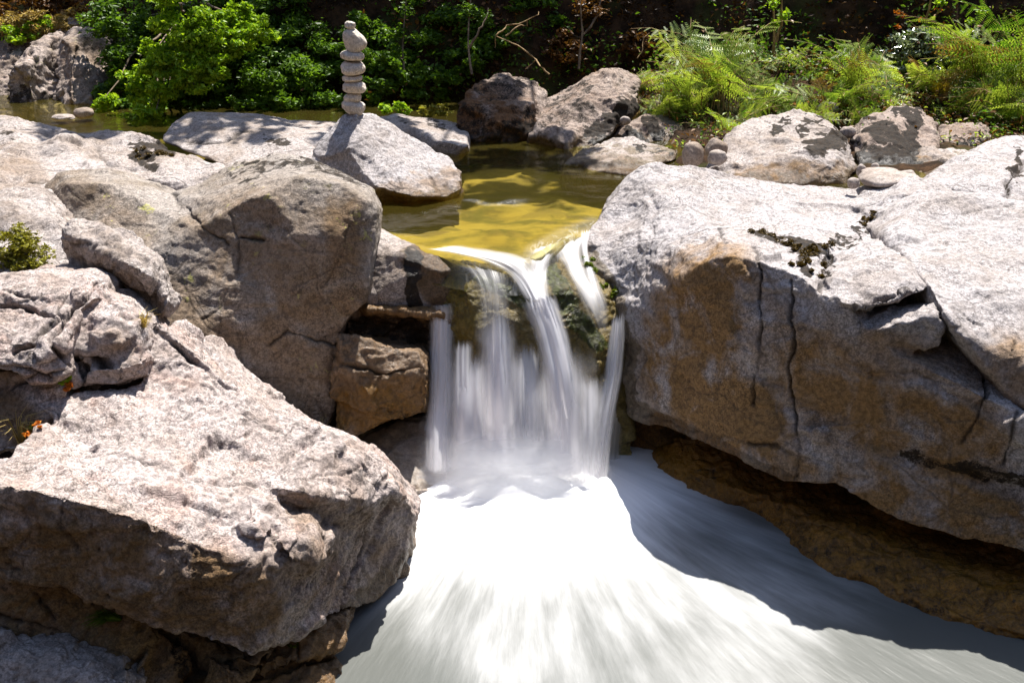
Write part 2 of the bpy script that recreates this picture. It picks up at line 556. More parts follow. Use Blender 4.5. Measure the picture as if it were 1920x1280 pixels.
rock('granite_boulder', 'huge pale granite boulder with a rounded top and brown cracked face, right of the waterfall', 'boulder', [
    dict(outline=[(1178, 325, 7.1), (1215, 302, 7.2), (1290, 308, 7.25), (1400, 334, 7.3), (1500, 346, 7.35), (1600, 350, 7.4), (1660, 345, 7.3),
                  (1700, 333, 7.2), (1780, 343, 7.1), (1850, 355, 7.0), (1925, 372, 6.9), (2060, 400, 6.8), (2130, 700, 5.0), (2100, 950, 4.6),
                  (1925, 900, 4.85), (1840, 880, 4.95), (1740, 840, 5.1), (1640, 800, 5.2), (1560, 850, 5.25), (1545, 908, 5.25), (1470, 905, 5.32), (1400, 868, 5.45), (1300, 830, 5.62), (1180, 776, 5.92),
                  (1163, 720, 5.98), (1168, 640, 6.04), (1150, 565, 6.15), (1100, 490, 6.4), (1092, 452, 6.55), (1120, 415, 6.75), (1152, 365, 6.95)],
         inner=[[(1178, 700, 5.93), (1196, 640, 5.9), (1226, 585, 5.84), (1265, 535, 5.78), (1310, 495, 5.72), (1365, 475, 5.66), (1430, 490, 5.62), (1500, 515, 5.55), (1540, 548, 5.42), (1600, 578, 5.3)],
                [(1300, 600, 5.7), (1310, 720, 5.64), (1370, 820, 5.52)], [(1420, 600, 5.56), (1430, 740, 5.5), (1460, 860, 5.36)],
                [(1520, 620, 5.40), (1520, 740, 5.38), (1540, 800, 5.34)], (1640, 640, 5.24), (1640, 720, 5.2), (1760, 700, 5.1), (1800, 800, 5.02), (1920, 780, 4.88), (2000, 800, 4.75),
                (1135, 470, 6.42), (1180, 540, 6.1), (1195, 400, 6.75), (1240, 450, 6.2), W(1230, 360, .20), W(1300, 400, .19), W(1400, 380, .16), W(1400, 430, .15),
                [W(1440, 440, .13), W(1540, 480, .08)], W(1500, 400, .15), [W(1640, 415, .10), W(1580, 455, .08), W(1545, 485, .05)],
                [W(1640, 400, .15), W(1680, 372, .2), W(1730, 358, .2)], W(1580, 380, .13), W(1650, 370, .16)],
         T=1.3, shrink=.7, sag=.35),
    # raised wedge between the cracks
    dict(outline=[(1545, 525, 5.52), (1572, 480, 5.85), (1620, 446, 6.0), (1668, 444, 6.0), (1705, 482, 5.75), (1748, 540, 5.42), (1700, 560, 5.3), (1625, 580, 5.22), (1580, 570, 5.28)],
         inner=[(1640, 480, 5.75), (1650, 545, 5.34), (1600, 510, 5.6), (1700, 525, 5.42)], T=.5, shrink=.8),
    dict(outline=[(1618, 612, 5.30), (1640, 592, 5.36), (1700, 572, 5.38), (1755, 564, 5.36), (1770, 596, 5.22), (1764, 650, 5.16), (1690, 668, 5.22), (1630, 656, 5.27)],
         inner=[[(1640, 618, 5.21), (1700, 600, 5.19), (1760, 590, 5.18)]], T=.5, shrink=.8),
    # lower belly on the right
    dict(outline=[(1530, 800, 5.3), (1640, 790, 5.2), (1760, 830, 5.06), (1860, 868, 4.92), (2000, 880, 4.8), (2100, 900, 4.7), (2100, 1090, 4.6), (1925, 1040, 4.72), (1800, 1008, 4.9), (1720, 985, 5.0), (1650, 962, 5.08), (1560, 910, 5.24), (1480, 905, 5.32)],
         inner=[(1600, 880, 5.2), (1700, 900, 5.1), [(1640, 830, 5.22), (1760, 868, 5.1), (1880, 905, 4.98), (2000, 920, 4.85)], (1820, 960, 4.92), (1940, 1000, 4.78)], T=1.0, shrink=.8, sag=.1)],
    mat='white_granite', voxel=.009, smooth=16, fwd=lean,
    cracks=[([(1410, 470), (1430, 520), (1425, 600), (1418, 680), (1412, 760)], 4, .02, .8), ([(1490, 520), (1486, 600), (1482, 700), (1495, 760), (1500, 850), (1498, 900)], 4, .022, .8),
            ([(1560, 480), (1545, 515), (1535, 545)], 7, .03), ([(1695, 480), (1740, 530), (1765, 580), (1780, 610), (1830, 640), (1852, 690), (1852, 735)], 4, .03),
            ([(1600, 578), (1660, 565), (1748, 552)], 5, .03), ([(1770, 560), (1800, 580), (1830, 605), (1800, 625)], 3, .015), ([(1852, 735), (1830, 790), (1800, 830)], 4, .012),
            ([(1610, 605), (1618, 640)], 3, .012), ([(1500, 700), (1560, 685), (1630, 688)], 4, .008, .4), ([(1400, 840), (1460, 850), (1560, 872)], 4, .012), ([(1880, 880), (1900, 800), (1912, 770)], 4, .012),
            ([(1350, 430), (1355, 460)], 4, .012), ([(1155, 380), (1210, 330), (1230, 440), (1215, 520)], 2, .004, .3), ([(1210, 780), (1270, 800), (1390, 835)], 3, .006, .5),
            ([(1560, 400), (1620, 385), (1670, 362)], 3, .008, .5)],
    wet=[([(1100, 480), (1150, 570), (1168, 650), (1172, 760), (1300, 830), (1470, 905)], 26, .8)],
    moss=[([(1410, 432), (1450, 445), (1500, 462), (1545, 470)], 11, .8), ([(1505, 465), (1510, 500)], 14, .9), ([(1560, 480), (1545, 515)], 6, .8), ([(1640, 400), (1600, 440), (1570, 455)], 7, .7),
          ([(1860, 700), (1900, 660)], 10, .3), ([(1290, 540), (1380, 500)], 20, .33), ([(1280, 640), (1250, 700)], 25, .25), ([(1100, 490), (1140, 560), (1158, 600)], 9, .8), ([(1700, 850), (1820, 880), (1920, 900)], 14, .62)],
    stain=[([(1340, 540), (1280, 680), (1400, 800)], 100, 1.1), ([(1520, 700), (1600, 760), (1800, 830)], 100, .95), ([(1440, 600), (1450, 860)], 60, .6), ([(1600, 920), (1800, 960), (1920, 1000)], 70, 1.0), ([(1880, 560), (1900, 700)], 60, .35), ([(1250, 800), (1500, 890)], 40, .9), ([(1650, 660), (1800, 700)], 50, .6)],  # face regions: rock staining plus the golden tone of its shade
    amp=.75, vein=.5, facet=.4)

rock('granite_block', 'rounded pale granite block set on the right shoulder of the huge boulder, jagged crack beneath', 'rock', [
    dict(outline=[(1664, 438, 6.0), (1690, 405, 6.1), (1740, 372, 6.3), (1780, 360, 6.4), (1850, 362, 6.4), (1930, 378, 6.3), (2060, 400, 6.2), (2120, 650, 5.2), (2080, 820, 4.85), (1960, 800, 4.84), (1890, 740, 4.98), (1850, 690, 5.02), (1800, 628, 5.08), (1768, 585, 5.16), (1740, 530, 5.38), (1700, 482, 5.7)],
         inner=[(1750, 440, 6.0), (1850, 430, 6.05), (1760, 500, 5.6), (1850, 520, 5.55), (1820, 580, 5.25), (1930, 560, 5.4), (1900, 660, 5.04), (1960, 700, 4.95)],
         T=.9, shrink=.75, sag=.2)],
    mat='white_granite', voxel=.013, smooth=16, fwd=lean, amp=.7, facet=.4, vein=.6,
    cracks=[([(1760, 500), (1800, 470), (1830, 455)], 3, .006, .4), ([(1800, 395), (1850, 385), (1900, 388)], 3, .006, .4), ([(1880, 720), (1905, 640)], 3, .012), ([(1770, 570), (1820, 600), (1840, 612)], 3, .015)],
    moss=[([(1880, 600), (1900, 640)], 12, .3)], stain=[([(1900, 680), (1980, 740)], 60, .7)])

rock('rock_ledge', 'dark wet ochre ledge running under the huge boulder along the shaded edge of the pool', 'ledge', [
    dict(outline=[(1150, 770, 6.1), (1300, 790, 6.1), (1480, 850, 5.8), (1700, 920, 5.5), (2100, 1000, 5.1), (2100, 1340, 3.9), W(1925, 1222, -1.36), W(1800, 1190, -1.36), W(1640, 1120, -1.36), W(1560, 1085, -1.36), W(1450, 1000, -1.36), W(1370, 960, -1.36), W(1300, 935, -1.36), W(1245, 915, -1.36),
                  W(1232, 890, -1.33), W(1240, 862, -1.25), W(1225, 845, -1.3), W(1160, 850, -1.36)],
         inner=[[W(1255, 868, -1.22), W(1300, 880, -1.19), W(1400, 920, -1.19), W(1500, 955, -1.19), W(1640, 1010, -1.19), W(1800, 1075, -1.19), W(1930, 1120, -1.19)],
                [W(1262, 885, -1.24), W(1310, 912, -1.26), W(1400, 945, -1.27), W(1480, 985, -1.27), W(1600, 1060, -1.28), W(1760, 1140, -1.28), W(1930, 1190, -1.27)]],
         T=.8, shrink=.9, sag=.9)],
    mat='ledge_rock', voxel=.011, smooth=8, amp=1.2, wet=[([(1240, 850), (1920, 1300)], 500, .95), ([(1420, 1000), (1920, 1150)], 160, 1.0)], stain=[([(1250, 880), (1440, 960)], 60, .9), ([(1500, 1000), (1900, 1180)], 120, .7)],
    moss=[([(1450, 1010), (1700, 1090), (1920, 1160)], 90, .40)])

rock('granite_boulder', 'big grey brown boulder with a sheer shaded face, left of the waterfall', 'boulder', [
    dict(outline=[(58, 405, 6.7), (75, 358, 6.8), (118, 322, 6.85), (200, 317, 6.9), (275, 340, 6.8), (312, 362, 6.7), (365, 350, 6.75), (440, 306, 6.8), (515, 289, 6.8), (580, 298, 6.7), (640, 322, 6.5), (690, 343, 6.25), (709, 385, 6.05),
                  (706, 445, 5.95), (692, 540, 5.86), (680, 572, 5.83), (650, 602, 5.82), (634, 640, 5.8), (630, 700, 5.78), (626, 770, 5.75), (608, 803, 5.72), (560, 830, 5.65), (380, 830, 5.4), (250, 700, 5.5), (120, 560, 5.9), (60, 470, 6.3)],
         inner=[[(325, 370, 6.6), (380, 372, 6.35), (440, 385, 6.05), (500, 362, 6.0), (560, 335, 6.12), (640, 345, 6.1), (685, 375, 6.0)], [(460, 330, 6.5), (540, 310, 6.5), (600, 315, 6.4)],
                [(130, 345, 6.6), (210, 345, 6.55), (300, 395, 6.35), (370, 430, 6.05)], (200, 440, 6.2), (120, 420, 6.45), (280, 470, 6.05), (440, 480, 5.9), (560, 440, 5.88), (640, 440, 5.88), (400, 600, 5.68), (550, 600, 5.74), (520, 740, 5.62), (600, 700, 5.7), (640, 560, 5.8)],
         T=1.0, shrink=.65, sag=.3)],
    mat='lichen_granite', voxel=.009, smooth=7, facet=.3, amp=.45, strata=1.0,
    cracks=[([(340, 385), (380, 420), (430, 460)], 3, .015), ([(430, 400), (445, 450), (450, 560)], 3, .01, .6), ([(500, 650), (540, 622), (580, 636), (634, 642)], 3, .012), ([(455, 720), (520, 670), (560, 640)], 2.5, .008, .6), ([(660, 400), (650, 480), (610, 540)], 2.5, .006, .5), ([(420, 560), (410, 640), (430, 720)], 2.5, .006, .5), ([(470, 690), (540, 650)], 3, .006, .5), ([(450, 440), (490, 445)], 5, .02),
            ([(380, 590), (420, 575), (440, 540)], 3, .006, .6), ([(640, 330), (690, 355)], 4, .012), ([(450, 700), (447, 560)], 2, .004, .3), ([(300, 340), (330, 380)], 4, .012)],
    moss=[([(440, 330), (500, 305), (570, 305), (660, 335)], 12, .62), ([(110, 350), (180, 400)], 40, .34), ([(75, 385), (90, 370)], 14, .7)],
    stain=[([(480, 480), (560, 700)], 150, .7), ([(640, 400), (650, 560)], 50, .8), ([(130, 380), (230, 450)], 70, .5), ([(420, 700), (300, 620)], 130, .7)])  # sheer face browned, partly mineral staining, partly its shade put into colour

rock('granite_slab', 'broad low pale slab, sunlit, behind the big left boulder', 'slab', [
    dict(outline=[(-80, 222, 8.9), (0, 221, 8.9), (100, 234, 8.7), (160, 248, 8.5), (240, 251, 8.4), (280, 262, 8.2), (300, 276, 8.0), (335, 290, 7.8), (380, 300, 7.7), (450, 318, 7.3), (450, 420, 6.9), (0, 420, 6.3), (-80, 420, 6.3)],
         inner=[[W(-80, 290, .30), W(0, 290, .30), W(60, 300, .26), W(180, 318, .22), W(245, 315, .2), W(255, 290, .22), W(300, 285, .25)], (0, 350, 6.75), (-80, 350, 6.75), (60, 345, 6.8), W(120, 262, .33), W(30, 250, .33), (300, 315, 7.35), (200, 325, 7.15), (340, 340, 7.1)],
         T=1.2, shrink=.8, sag=.5)],
    mat='granite', voxel=.016, smooth=10, cracks=[([(180, 270), (200, 300), (250, 318)], 5, .02, .7), ([(0, 250), (60, 262), (170, 262)], 4, .008, .3), ([(0, 350), (60, 345), (120, 330)], 5, .02)],
    moss=[([(255, 285), (275, 300)], 20, .85), ([(275, 272), (320, 290)], 9, .8), ([(0, 245), (15, 250)], 14, .5)], stain=[([(20, 310), (60, 340)], 40, .5)])

rock('low_rock', 'low weathered rock at the left edge behind the green heather bush', 'rock', [
    dict(outline=[(-80, 352, 6.5), (20, 350, 6.5), (70, 348, 6.5), (110, 420, 6.0), (125, 520, 5.6), (-80, 520, 5.6)], inner=[(0, 390, 6.15), (60, 395, 6.15), (60, 450, 5.8)], T=.6)],
    mat='granite', voxel=.018, smooth=8, facet=1.2)

rock('knob_rock', 'small humped rock with a dark hollow underside, propped above the sloping slab at left', 'rock', [
    dict(outline=[(111, 440, 5.5), (120, 422, 5.52), (145, 414, 5.5), (180, 418, 5.5), (215, 440, 5.4), (250, 465, 5.3), (284, 482, 5.2), (300, 520, 5.12), (313, 575, 5.05), (302, 597, 5.03), (262, 592, 5.05), (235, 560, 5.15), (190, 530, 5.25), (130, 505, 5.35), (113, 470, 5.45)],
         inner=[[(125, 440, 5.32), (165, 455, 5.26), (215, 482, 5.18), (250, 500, 5.06), (285, 520, 5.0)], [(160, 500, 5.34), (230, 530, 5.24), (280, 570, 5.12)]], T=.45, shrink=.7)],
    mat='granite', voxel=.009, smooth=7, stain=[([(200, 520), (270, 580)], 40, .8)], moss=[([(190, 525), (250, 570)], 22, .6)], cracks=[([(130, 450), (180, 470), (240, 490)], 3, .01, .6)], facet=1.2)  # hollow underside darkened in colour where it lies in shade

rock('stacked_rock', 'blocky cracked pink granite outcrop at the left edge above the sloping slab', 'rock', [
    dict(outline=[(-80, 516, 5.0), (0, 513, 5.0), (60, 511, 5.0), (155, 510, 5.0), (180, 530, 4.9), (180, 560, 4.75), (150, 580, 4.7), (60, 640, 4.55), (-80, 660, 4.5)], inner=[[(-80, 545, 4.85), (60, 545, 4.8), (140, 545, 4.78)]], T=.5, shrink=.8),
    dict(outline=[(120, 590, 4.8), (150, 560, 4.88), (200, 548, 4.9), (240, 562, 4.85), (262, 596, 4.75), (273, 640, 4.68), (270, 665, 4.62), (235, 680, 4.58), (150, 680, 4.55), (130, 640, 4.6)], inner=[[(150, 600, 4.7), (210, 590, 4.68), (250, 620, 4.65)], [(150, 660, 4.56), (210, 655, 4.56)]], T=.5, shrink=.8),
    dict(outline=[(160, 682, 4.62), (200, 665, 4.68), (260, 640, 4.72), (283, 670, 4.62), (270, 712, 4.52), (220, 724, 4.5), (160, 724, 4.5)], inner=[[(165, 692, 4.5), (225, 690, 4.48), (270, 675, 4.52)]], T=.4, shrink=.8),
    dict(outline=[(120, 690, 4.62), (160, 680, 4.62), (165, 724, 4.52), (120, 727, 4.5)], inner=[(140, 695, 4.52)], T=.4, shrink=.8),
    dict(outline=[(-80, 560, 4.9), (40, 560, 4.8), (110, 560, 4.75), (145, 590, 4.65), (125, 660, 4.5), (120, 700, 4.42), (95, 720, 4.4), (60, 720, 4.4), (20, 690, 4.4), (-80, 690, 4.4)], inner=[[(-80, 640, 4.52), (0, 640, 4.5), (60, 640, 4.46), (110, 640, 4.44)], (60, 690, 4.36)], T=.6, shrink=.8),
    dict(outline=[(-80, 680, 4.6), (20, 690, 4.55), (120, 700, 4.5), (112, 760, 4.42), (80, 800, 4.36), (60, 850, 4.3), (-80, 860, 4.3)], inner=[(20, 760, 4.4)], T=.6, shrink=.8)],
    mat='pink_granite', voxel=.009, smooth=5, facet=.8, amp=.9, cracks=[([(130, 590), (100, 640), (128, 690)], 5, .04), ([(150, 681), (235, 683), (274, 664)], 5, .045), ([(163, 688), (162, 725)], 5, .04), ([(182, 530), (150, 575), (110, 600), (60, 645), (20, 660)], 5, .04), ([(0, 575), (60, 580), (110, 598)], 4, .03), ([(-20, 690), (30, 690), (100, 715)], 6, .05), ([(225, 690), (232, 722)], 4, .03), ([(195, 555), (240, 600), (262, 600)], 3, .015), ([(0, 545), (60, 560), (120, 540)], 3, .012), ([(120, 560), (95, 600), (45, 650)], 4, .014), ([(150, 690), (165, 724)], 3, .012), ([(10, 720), (120, 700)], 4, .015)],
    stain=[([(0, 760), (60, 820)], 50, .8), ([(200, 630), (240, 650)], 25, .5)], moss=[([(50, 660), (60, 670)], 14, .5)])

rock('foreground_boulder', 'large pinkish boulder with a sloping sunlit top and dark brown face, left foreground', 'boulder', [
    dict(outline=[(262, 640, 4.75), (285, 595, 4.85), (310, 605, 4.85), (345, 640, 4.78), (400, 690, 4.7), (460, 742, 4.62), (525, 780, 4.56), (620, 818, 4.5), (680, 850, 4.45), (730, 890, 4.38), (772, 940, 4.28), (779, 968, 4.22), (768, 1000, 4.16),
                  (760, 1050, 4.1), (745, 1085, 4.04), (700, 1132, 3.95), (610, 1160, 3.85), (560, 1190, 3.75), (515, 1215, 3.6), (470, 1232, 3.52), (400, 1210, 3.5), (300, 1172, 3.5), (190, 1135, 3.5), (120, 1100, 3.5), (0, 1080, 3.5), (-90, 1070, 3.5), (-90, 880, 3.75), (0, 868, 3.85), (40, 835, 4.05), (90, 790, 4.3), (80, 765, 4.4), (150, 733, 4.5), (260, 712, 4.58)],
         inner=[[(-90, 905, 3.52), (0, 905, 3.52), (80, 920, 3.52), (200, 952, 3.52), (300, 985, 3.55), (400, 1030, 3.58), (500, 1062, 3.6), (590, 1052, 3.68)],
                [(480, 915, 3.98), (520, 960, 3.86), (560, 990, 3.8), (598, 1000, 3.76), (590, 1052, 3.68)],
                [(480, 908, 4.0), (560, 922, 3.98), (640, 935, 3.97), (700, 938, 4.0), (740, 920, 4.15)],
                [(500, 930, 4.05), (560, 960, 4.02), (640, 990, 3.98), (690, 1000, 3.98)],
                [(640, 1010, 3.93), (600, 1090, 3.76), (540, 1150, 3.62), (490, 1210, 3.52)],
                [(720, 960, 4.12), (715, 1010, 4.06), (700, 1060, 4.0)], [(680, 1030, 4.02), (640, 1090, 3.92)],
                (300, 1080, 3.5), (100, 1000, 3.5), (450, 1130, 3.52), (300, 820, 4.2), (450, 860, 4.15), (600, 890, 4.2), (200, 870, 3.92), (350, 930, 3.78), (350, 760, 4.45), (300, 700, 4.62)],
         T=.9, shrink=.75, sag=.5),
    # broken knuckles on the edge
    dict(outline=[(440, 935, 3.9), (465, 920, 3.92), (500, 930, 3.9), (520, 965, 3.84), (500, 1010, 3.66), (455, 1005, 3.66), (425, 975, 3.74)], inner=[(470, 965, 3.7)], T=.2),
    dict(outline=[(520, 975, 3.82), (560, 975, 3.84), (592, 990, 3.8), (600, 1025, 3.72), (588, 1056, 3.66), (545, 1050, 3.62), (515, 1015, 3.66)], inner=[(550, 1005, 3.68), (585, 1020, 3.68)], T=.2)],
    mat='pink_granite', voxel=.009, smooth=6, facet=1.1, amp=.85, wet_z=LOW + .10, fwd=lambda u, v: -.52 * ss1(u, 520, 760) * ss1(v, 830, 990),
    cracks=[([(296, 622), (330, 640), (352, 662), (400, 702), (446, 742)], 6, .035, .8), ([(290, 700), (340, 660)], 3, .008, .5), ([(470, 790), (560, 830), (640, 850)], 2.5, .008, .6), ([(300, 800), (420, 775), (470, 790)], 2.5, .006, .5), ([(560, 830), (520, 880)], 2.5, .006, .5), ([(690, 870), (640, 890), (560, 905)], 2.5, .008, .5), ([(200, 830), (270, 865), (340, 895), (420, 910), (480, 910)], 4, .012, .6), ([(360, 810), (400, 825), (440, 830)], 3, .006, .5), ([(600, 880), (640, 900)], 3, .005, .4), ([(120, 920), (115, 1000), (140, 1040)], 4, .008, .5),
            ([(430, 1160), (440, 1090), (470, 1060)], 3, .006, .5), ([(450, 960), (500, 990), (540, 1040)], 3, .012, .6), ([(0, 1075), (60, 1000), (40, 960)], 3, .006, .4), ([(640, 1130), (680, 1060), (700, 1000)], 4, .015, .7), ([(600, 1140), (660, 1060), (720, 940)], 3, .012, .6), ([(480, 900), (530, 880), (620, 860)], 2, .004, .3)],
    stain=[([(0, 1000), (200, 1050), (450, 1140)], 100, 1.05), ([(600, 1080), (700, 1060)], 80, .55), ([(560, 960), (680, 970)], 35, .5), ([(0, 1060), (300, 1150)], 30, .9)], moss=[([(650, 1050), (600, 1100)], 16, .35)])  # dark face and notch take brown for their shade as well as staining

rock('foreground_ledge', 'dark broken ledge of blocky brown rock beneath the large foreground boulder', 'ledge', [
    dict(outline=[(-90, 1060, 3.66), (150, 1095, 3.7), (285, 1160, 3.7), (290, 1195, 3.62), (265, 1250, 3.56), (255, 1330, 3.45), (-90, 1330, 3.35)], inner=[(100, 1180, 3.6), (0, 1240, 3.55)], T=.7, shrink=.9),
    dict(outline=[(290, 1165, 3.84), (380, 1200, 3.8), (370, 1265, 3.68), (330, 1330, 3.6), (240, 1330, 3.6)], inner=[(320, 1230, 3.68)], T=.5, shrink=.9),
    dict(outline=[(370, 1212, 3.78), (440, 1225, 3.75), (520, 1215, 3.78), (480, 1262, 3.64), (455, 1350, 3.55), (350, 1340, 3.58)], inner=[(420, 1250, 3.62)], T=.5, shrink=.9),
    dict(outline=[(500, 1215, 3.85), (560, 1185, 3.92), (620, 1155, 4.0), (652, 1165, 3.98), (650, 1195, 3.92), (632, 1225, 3.86), (560, 1240, 3.76), (490, 1262, 3.7)], inner=[(580, 1200, 3.84)], T=.5, shrink=.85),
    dict(outline=[(455, 1260, 3.75), (560, 1238, 3.84), (628, 1226, 3.92), (640, 1260, 3.86), (636, 1330, 3.74), (600, 1420, 3.6), (440, 1420, 3.5)], inner=[(560, 1290, 3.7)], T=.6, shrink=.9),
    dict(outline=[(-90, 1330, 3.5), (640, 1330, 3.9), (640, 1600, 3.5), (-90, 1600, 3.3)], T=1.0, shrink=1.0)],
    mat='wet_rock', voxel=.009, smooth=4, facet=1.6, wet_z=LOW + .14, fwd=lambda u, v: -.10 * ss1(u, 440, 620), cracks=[([(285, 1160), (290, 1195), (262, 1250), (250, 1290)], 7, .05), ([(372, 1212), (368, 1265), (340, 1300)], 7, .05), ([(500, 1225), (485, 1262), (455, 1290)], 7, .05), ([(455, 1262), (560, 1240), (630, 1228)], 7, .05), ([(300, 1180), (380, 1215), (500, 1225)], 8, .05), ([(560, 1190), (550, 1240)], 4, .03), ([(0, 1150), (120, 1190), (260, 1240)], 4, .012), ([(60, 1110), (90, 1160)], 5, .015)], stain=[([(0, 1200), (500, 1300)], 200, .7)], moss=[([(0, 1200), (240, 1270)], 14, .8), ([(330, 1200), (340, 1260)], 16, .6), ([(530, 1190), (560, 1180)], 14, .55)])

rock('shore_rock', 'rough grey violet rock in the bottom left corner below the broken ledge', 'rock', [
    dict(outline=[(-90, 1200, 3.45), (20, 1208, 3.45), (100, 1225, 3.43), (170, 1255, 3.39), (215, 1300, 3.32), (220, 1400, 3.2), (-90, 1400, 3.1)], inner=[(60, 1260, 3.34)], T=.5)],
    mat='granite', voxel=.009, smooth=5, facet=1.4)

# --- rocks left of and behind the falling water
rock('smooth_rock', 'smooth grey rock with a black wet stripe, left of the lip of the fall', 'rock', [
    dict(outline=[(690, 470, 6.2), (700, 418, 6.55), (735, 440, 6.42), (790, 468, 6.22), (840, 482, 6.16), (880, 500, 6.12), (905, 560, 6.05), (880, 640, 6.1), (800, 574, 6.06), (690, 574, 6.02), (670, 560, 6.04)],
         inner=[[(705, 450, 6.28), (760, 478, 6.14), (820, 505, 6.06)], (740, 530, 6.04), (830, 540, 6.02)], T=.5, shrink=.8, sag=.9)],
    mat='granite', voxel=.010, smooth=10, amp=.5, moss=[([(775, 480), (770, 540), (780, 570)], 16, .8)], wet=[([(800, 490), (850, 560)], 50, .9)], stain=[([(800, 500), (860, 560)], 50, .7)], facet=.4)
rock('overhang_rock', 'black undercut rock with a thin sunlit wet rim, left of the falling water', 'rock', [
    dict(outline=[(672, 572, 6.06), (700, 566, 6.1), (770, 572, 6.12), (830, 572, 6.12), (868, 585, 6.08), (880, 620, 6.02), (905, 700, 6.04), (905, 900, 6.1), (800, 900, 6.12), (800, 660, 6.12), (740, 650, 6.1), (660, 630, 6.02), (650, 600, 6.0)],
         inner=[[(690, 580, 5.98), (760, 584, 5.98), (840, 592, 5.96)], [(690, 600, 6.1), (760, 610, 6.12)], (850, 620, 5.97)], T=.6, shrink=.85, sag=.1)],
    mat='wet_rock', voxel=.010, smooth=6, wet=[([(650, 600), (860, 640)], 90, 1.0)], moss=[([(680, 610), (790, 620)], 30, .65)], stain=[([(700, 580), (840, 590)], 20, .6)])
rock('wet_boulder', 'brown wet boulder wedged below the black overhang, left of the falling water', 'boulder', [
    dict(outline=[(636, 630, 6.06), (680, 636, 6.08), (740, 650, 6.08), (785, 655, 6.06), (802, 675, 6.03), (806, 740, 5.96), (800, 780, 5.95), (760, 790, 5.93), (700, 805, 5.9), (650, 822, 5.88), (622, 812, 5.9), (615, 700, 6.0)],
         inner=[[(640, 690, 5.94), (700, 705, 5.92), (750, 690, 5.95), (800, 690, 5.96)], [(640, 660, 6.0), (720, 672, 6.0)], (700, 750, 5.87)], T=.5, shrink=.75)],
    mat='wet_rock', voxel=.010, smooth=7, fwd=lambda u, v: .30, wet=[([(640, 660), (800, 760)], 120, 1.0)], stain=[([(640, 770), (800, 750)], 50, 1.0)], cracks=[([(640, 690), (720, 700), (790, 680)], 4, .02)], facet=1.2)
rock('base_stone', 'rounded glistening stone at the foot of the fall, half in the foam', 'stone', [
    dict(outline=[(655, 835, 6.05), (700, 815, 6.15), (760, 795, 6.2), (820, 790, 6.2), (880, 815, 6.1), (905, 860, 5.95), (880, 920, 5.7), (780, 930, 5.62), (690, 900, 5.7), (650, 870, 5.85)], inner=[(740, 840, 5.97), (820, 840, 5.97), (760, 880, 5.82)], T=.4)],
    mat='river_cobble', voxel=.012, smooth=12, amp=.7, facet=.3, fwd=lambda u, v: .28, wet=[([(740, 850), (840, 860)], 90, .6)])
rock('fall_rock', 'mossy olive rock behind the falling water at the lip of the pool', 'rock', [
    dict(outline=[(785, 474, 6.32), (860, 488, 6.20), (930, 494, 6.12), (1000, 488, 6.18), (1060, 455, 6.52), (1110, 440, 6.72), (1150, 500, 6.4), (1180, 600, 6.08), (1190, 800, 5.95), (1180, 920, 5.95), (800, 920, 6.15), (825, 700, 6.0), (845, 600, 5.96)],
         inner=[[(870, 520, 6.02), (920, 528, 5.96), (950, 540, 5.92), (990, 552, 5.88)], [(1030, 500, 6.14), (1060, 540, 6.0), (1090, 610, 5.88), (1120, 650, 5.80), (1120, 700, 5.74)], (1100, 490, 6.42), (1140, 560, 6.08),
                [(880, 560, 5.90), (900, 620, 5.76), (900, 680, 5.80)], [(960, 600, 5.77), (1000, 640, 5.72), (1010, 700, 5.78)], (1060, 720, 5.78), (950, 760, 5.88), (1080, 800, 5.9), (880, 800, 5.95)], T=.3, shrink=.9, sag=1.6)],
    mat='fall_rock', voxel=.010, smooth=8, amp=.8, wet=[([(820, 520), (1150, 560)], 300, .8)], moss=[([(900, 520), (980, 560)], 18, .8), ([(1030, 500), (1080, 600), (1120, 640)], 24, .7), ([(850, 510), (870, 540)], 20, .5)], stain=[([(820, 500), (880, 600)], 60, .9)])

# --- the cairn and its boulder
rock('cairn_boulder', 'pale pointed boulder standing in the upper pool under a tall cairn of stones', 'boulder', [
    dict(outline=[(578, 300, 7.6), (600, 262, 7.75), (640, 222, 7.85), (668, 208, 7.9), (700, 214, 7.95), (745, 240, 7.95), (800, 268, 7.9), (845, 298, 7.75), (864, 322, 7.6), (866, 355, 7.4), W(860, 388, -.22), W(800, 402, -.22), W(740, 416, -.22), W(705, 424, -.22), W(640, 424, -.22), W(575, 390, -.1)],
         inner=[[(668, 212, 7.75), (672, 250, 7.6), (655, 285, 7.45), (680, 320, 7.35), (705, 350, 7.22)], (620, 290, 7.55), (740, 270, 7.7), (760, 320, 7.4), (820, 330, 7.45), (780, 370, 7.16), (840, 370, 7.3)],
         T=.7, shrink=.7, sag=.5)],
    mat='white_granite', voxel=.012, smooth=12, amp=.7, facet=.5, waterline=.05, wet_z=.015, stain=[([(710, 370), (860, 335)], 26, .55)], cracks=[([(640, 270), (690, 262), (760, 275)], 3, .004, .3)], moss=[([(650, 240), (660, 230)], 16, .3)])

CAIRN = [  # centre u, v, half width, half height in photo pixels, tilt, depth ratio
    ('oval pale stone at the bottom of the cairn', 663, 201, 22, 12.5, .18, .9),
    ('small grey stone second from the bottom of the cairn', 661, 184, 16.5, 9.5, -.12, .9),
    ('flat speckled stone third from the bottom of the cairn', 664, 163.5, 21.5, 11.5, .05, .9),
    ('thin flat stone just above the middle of the lower cairn', 660, 147, 19.5, 7, .0, .9),
    ('thick loaf shaped stone in the middle of the cairn', 661.5, 127.5, 23, 14, .03, .9),
    ('flat grey stone just under the big upright stone of the cairn', 659.5, 105, 21, 9, .1, .9),
    ('big upright egg shaped stone near the top of the cairn', 663.5, 76, 18.5, 23, -.25, .8),
    ('tiny round stone crowning the cairn', 656.5, 47.5, 9.8, 7, .05, .9)]


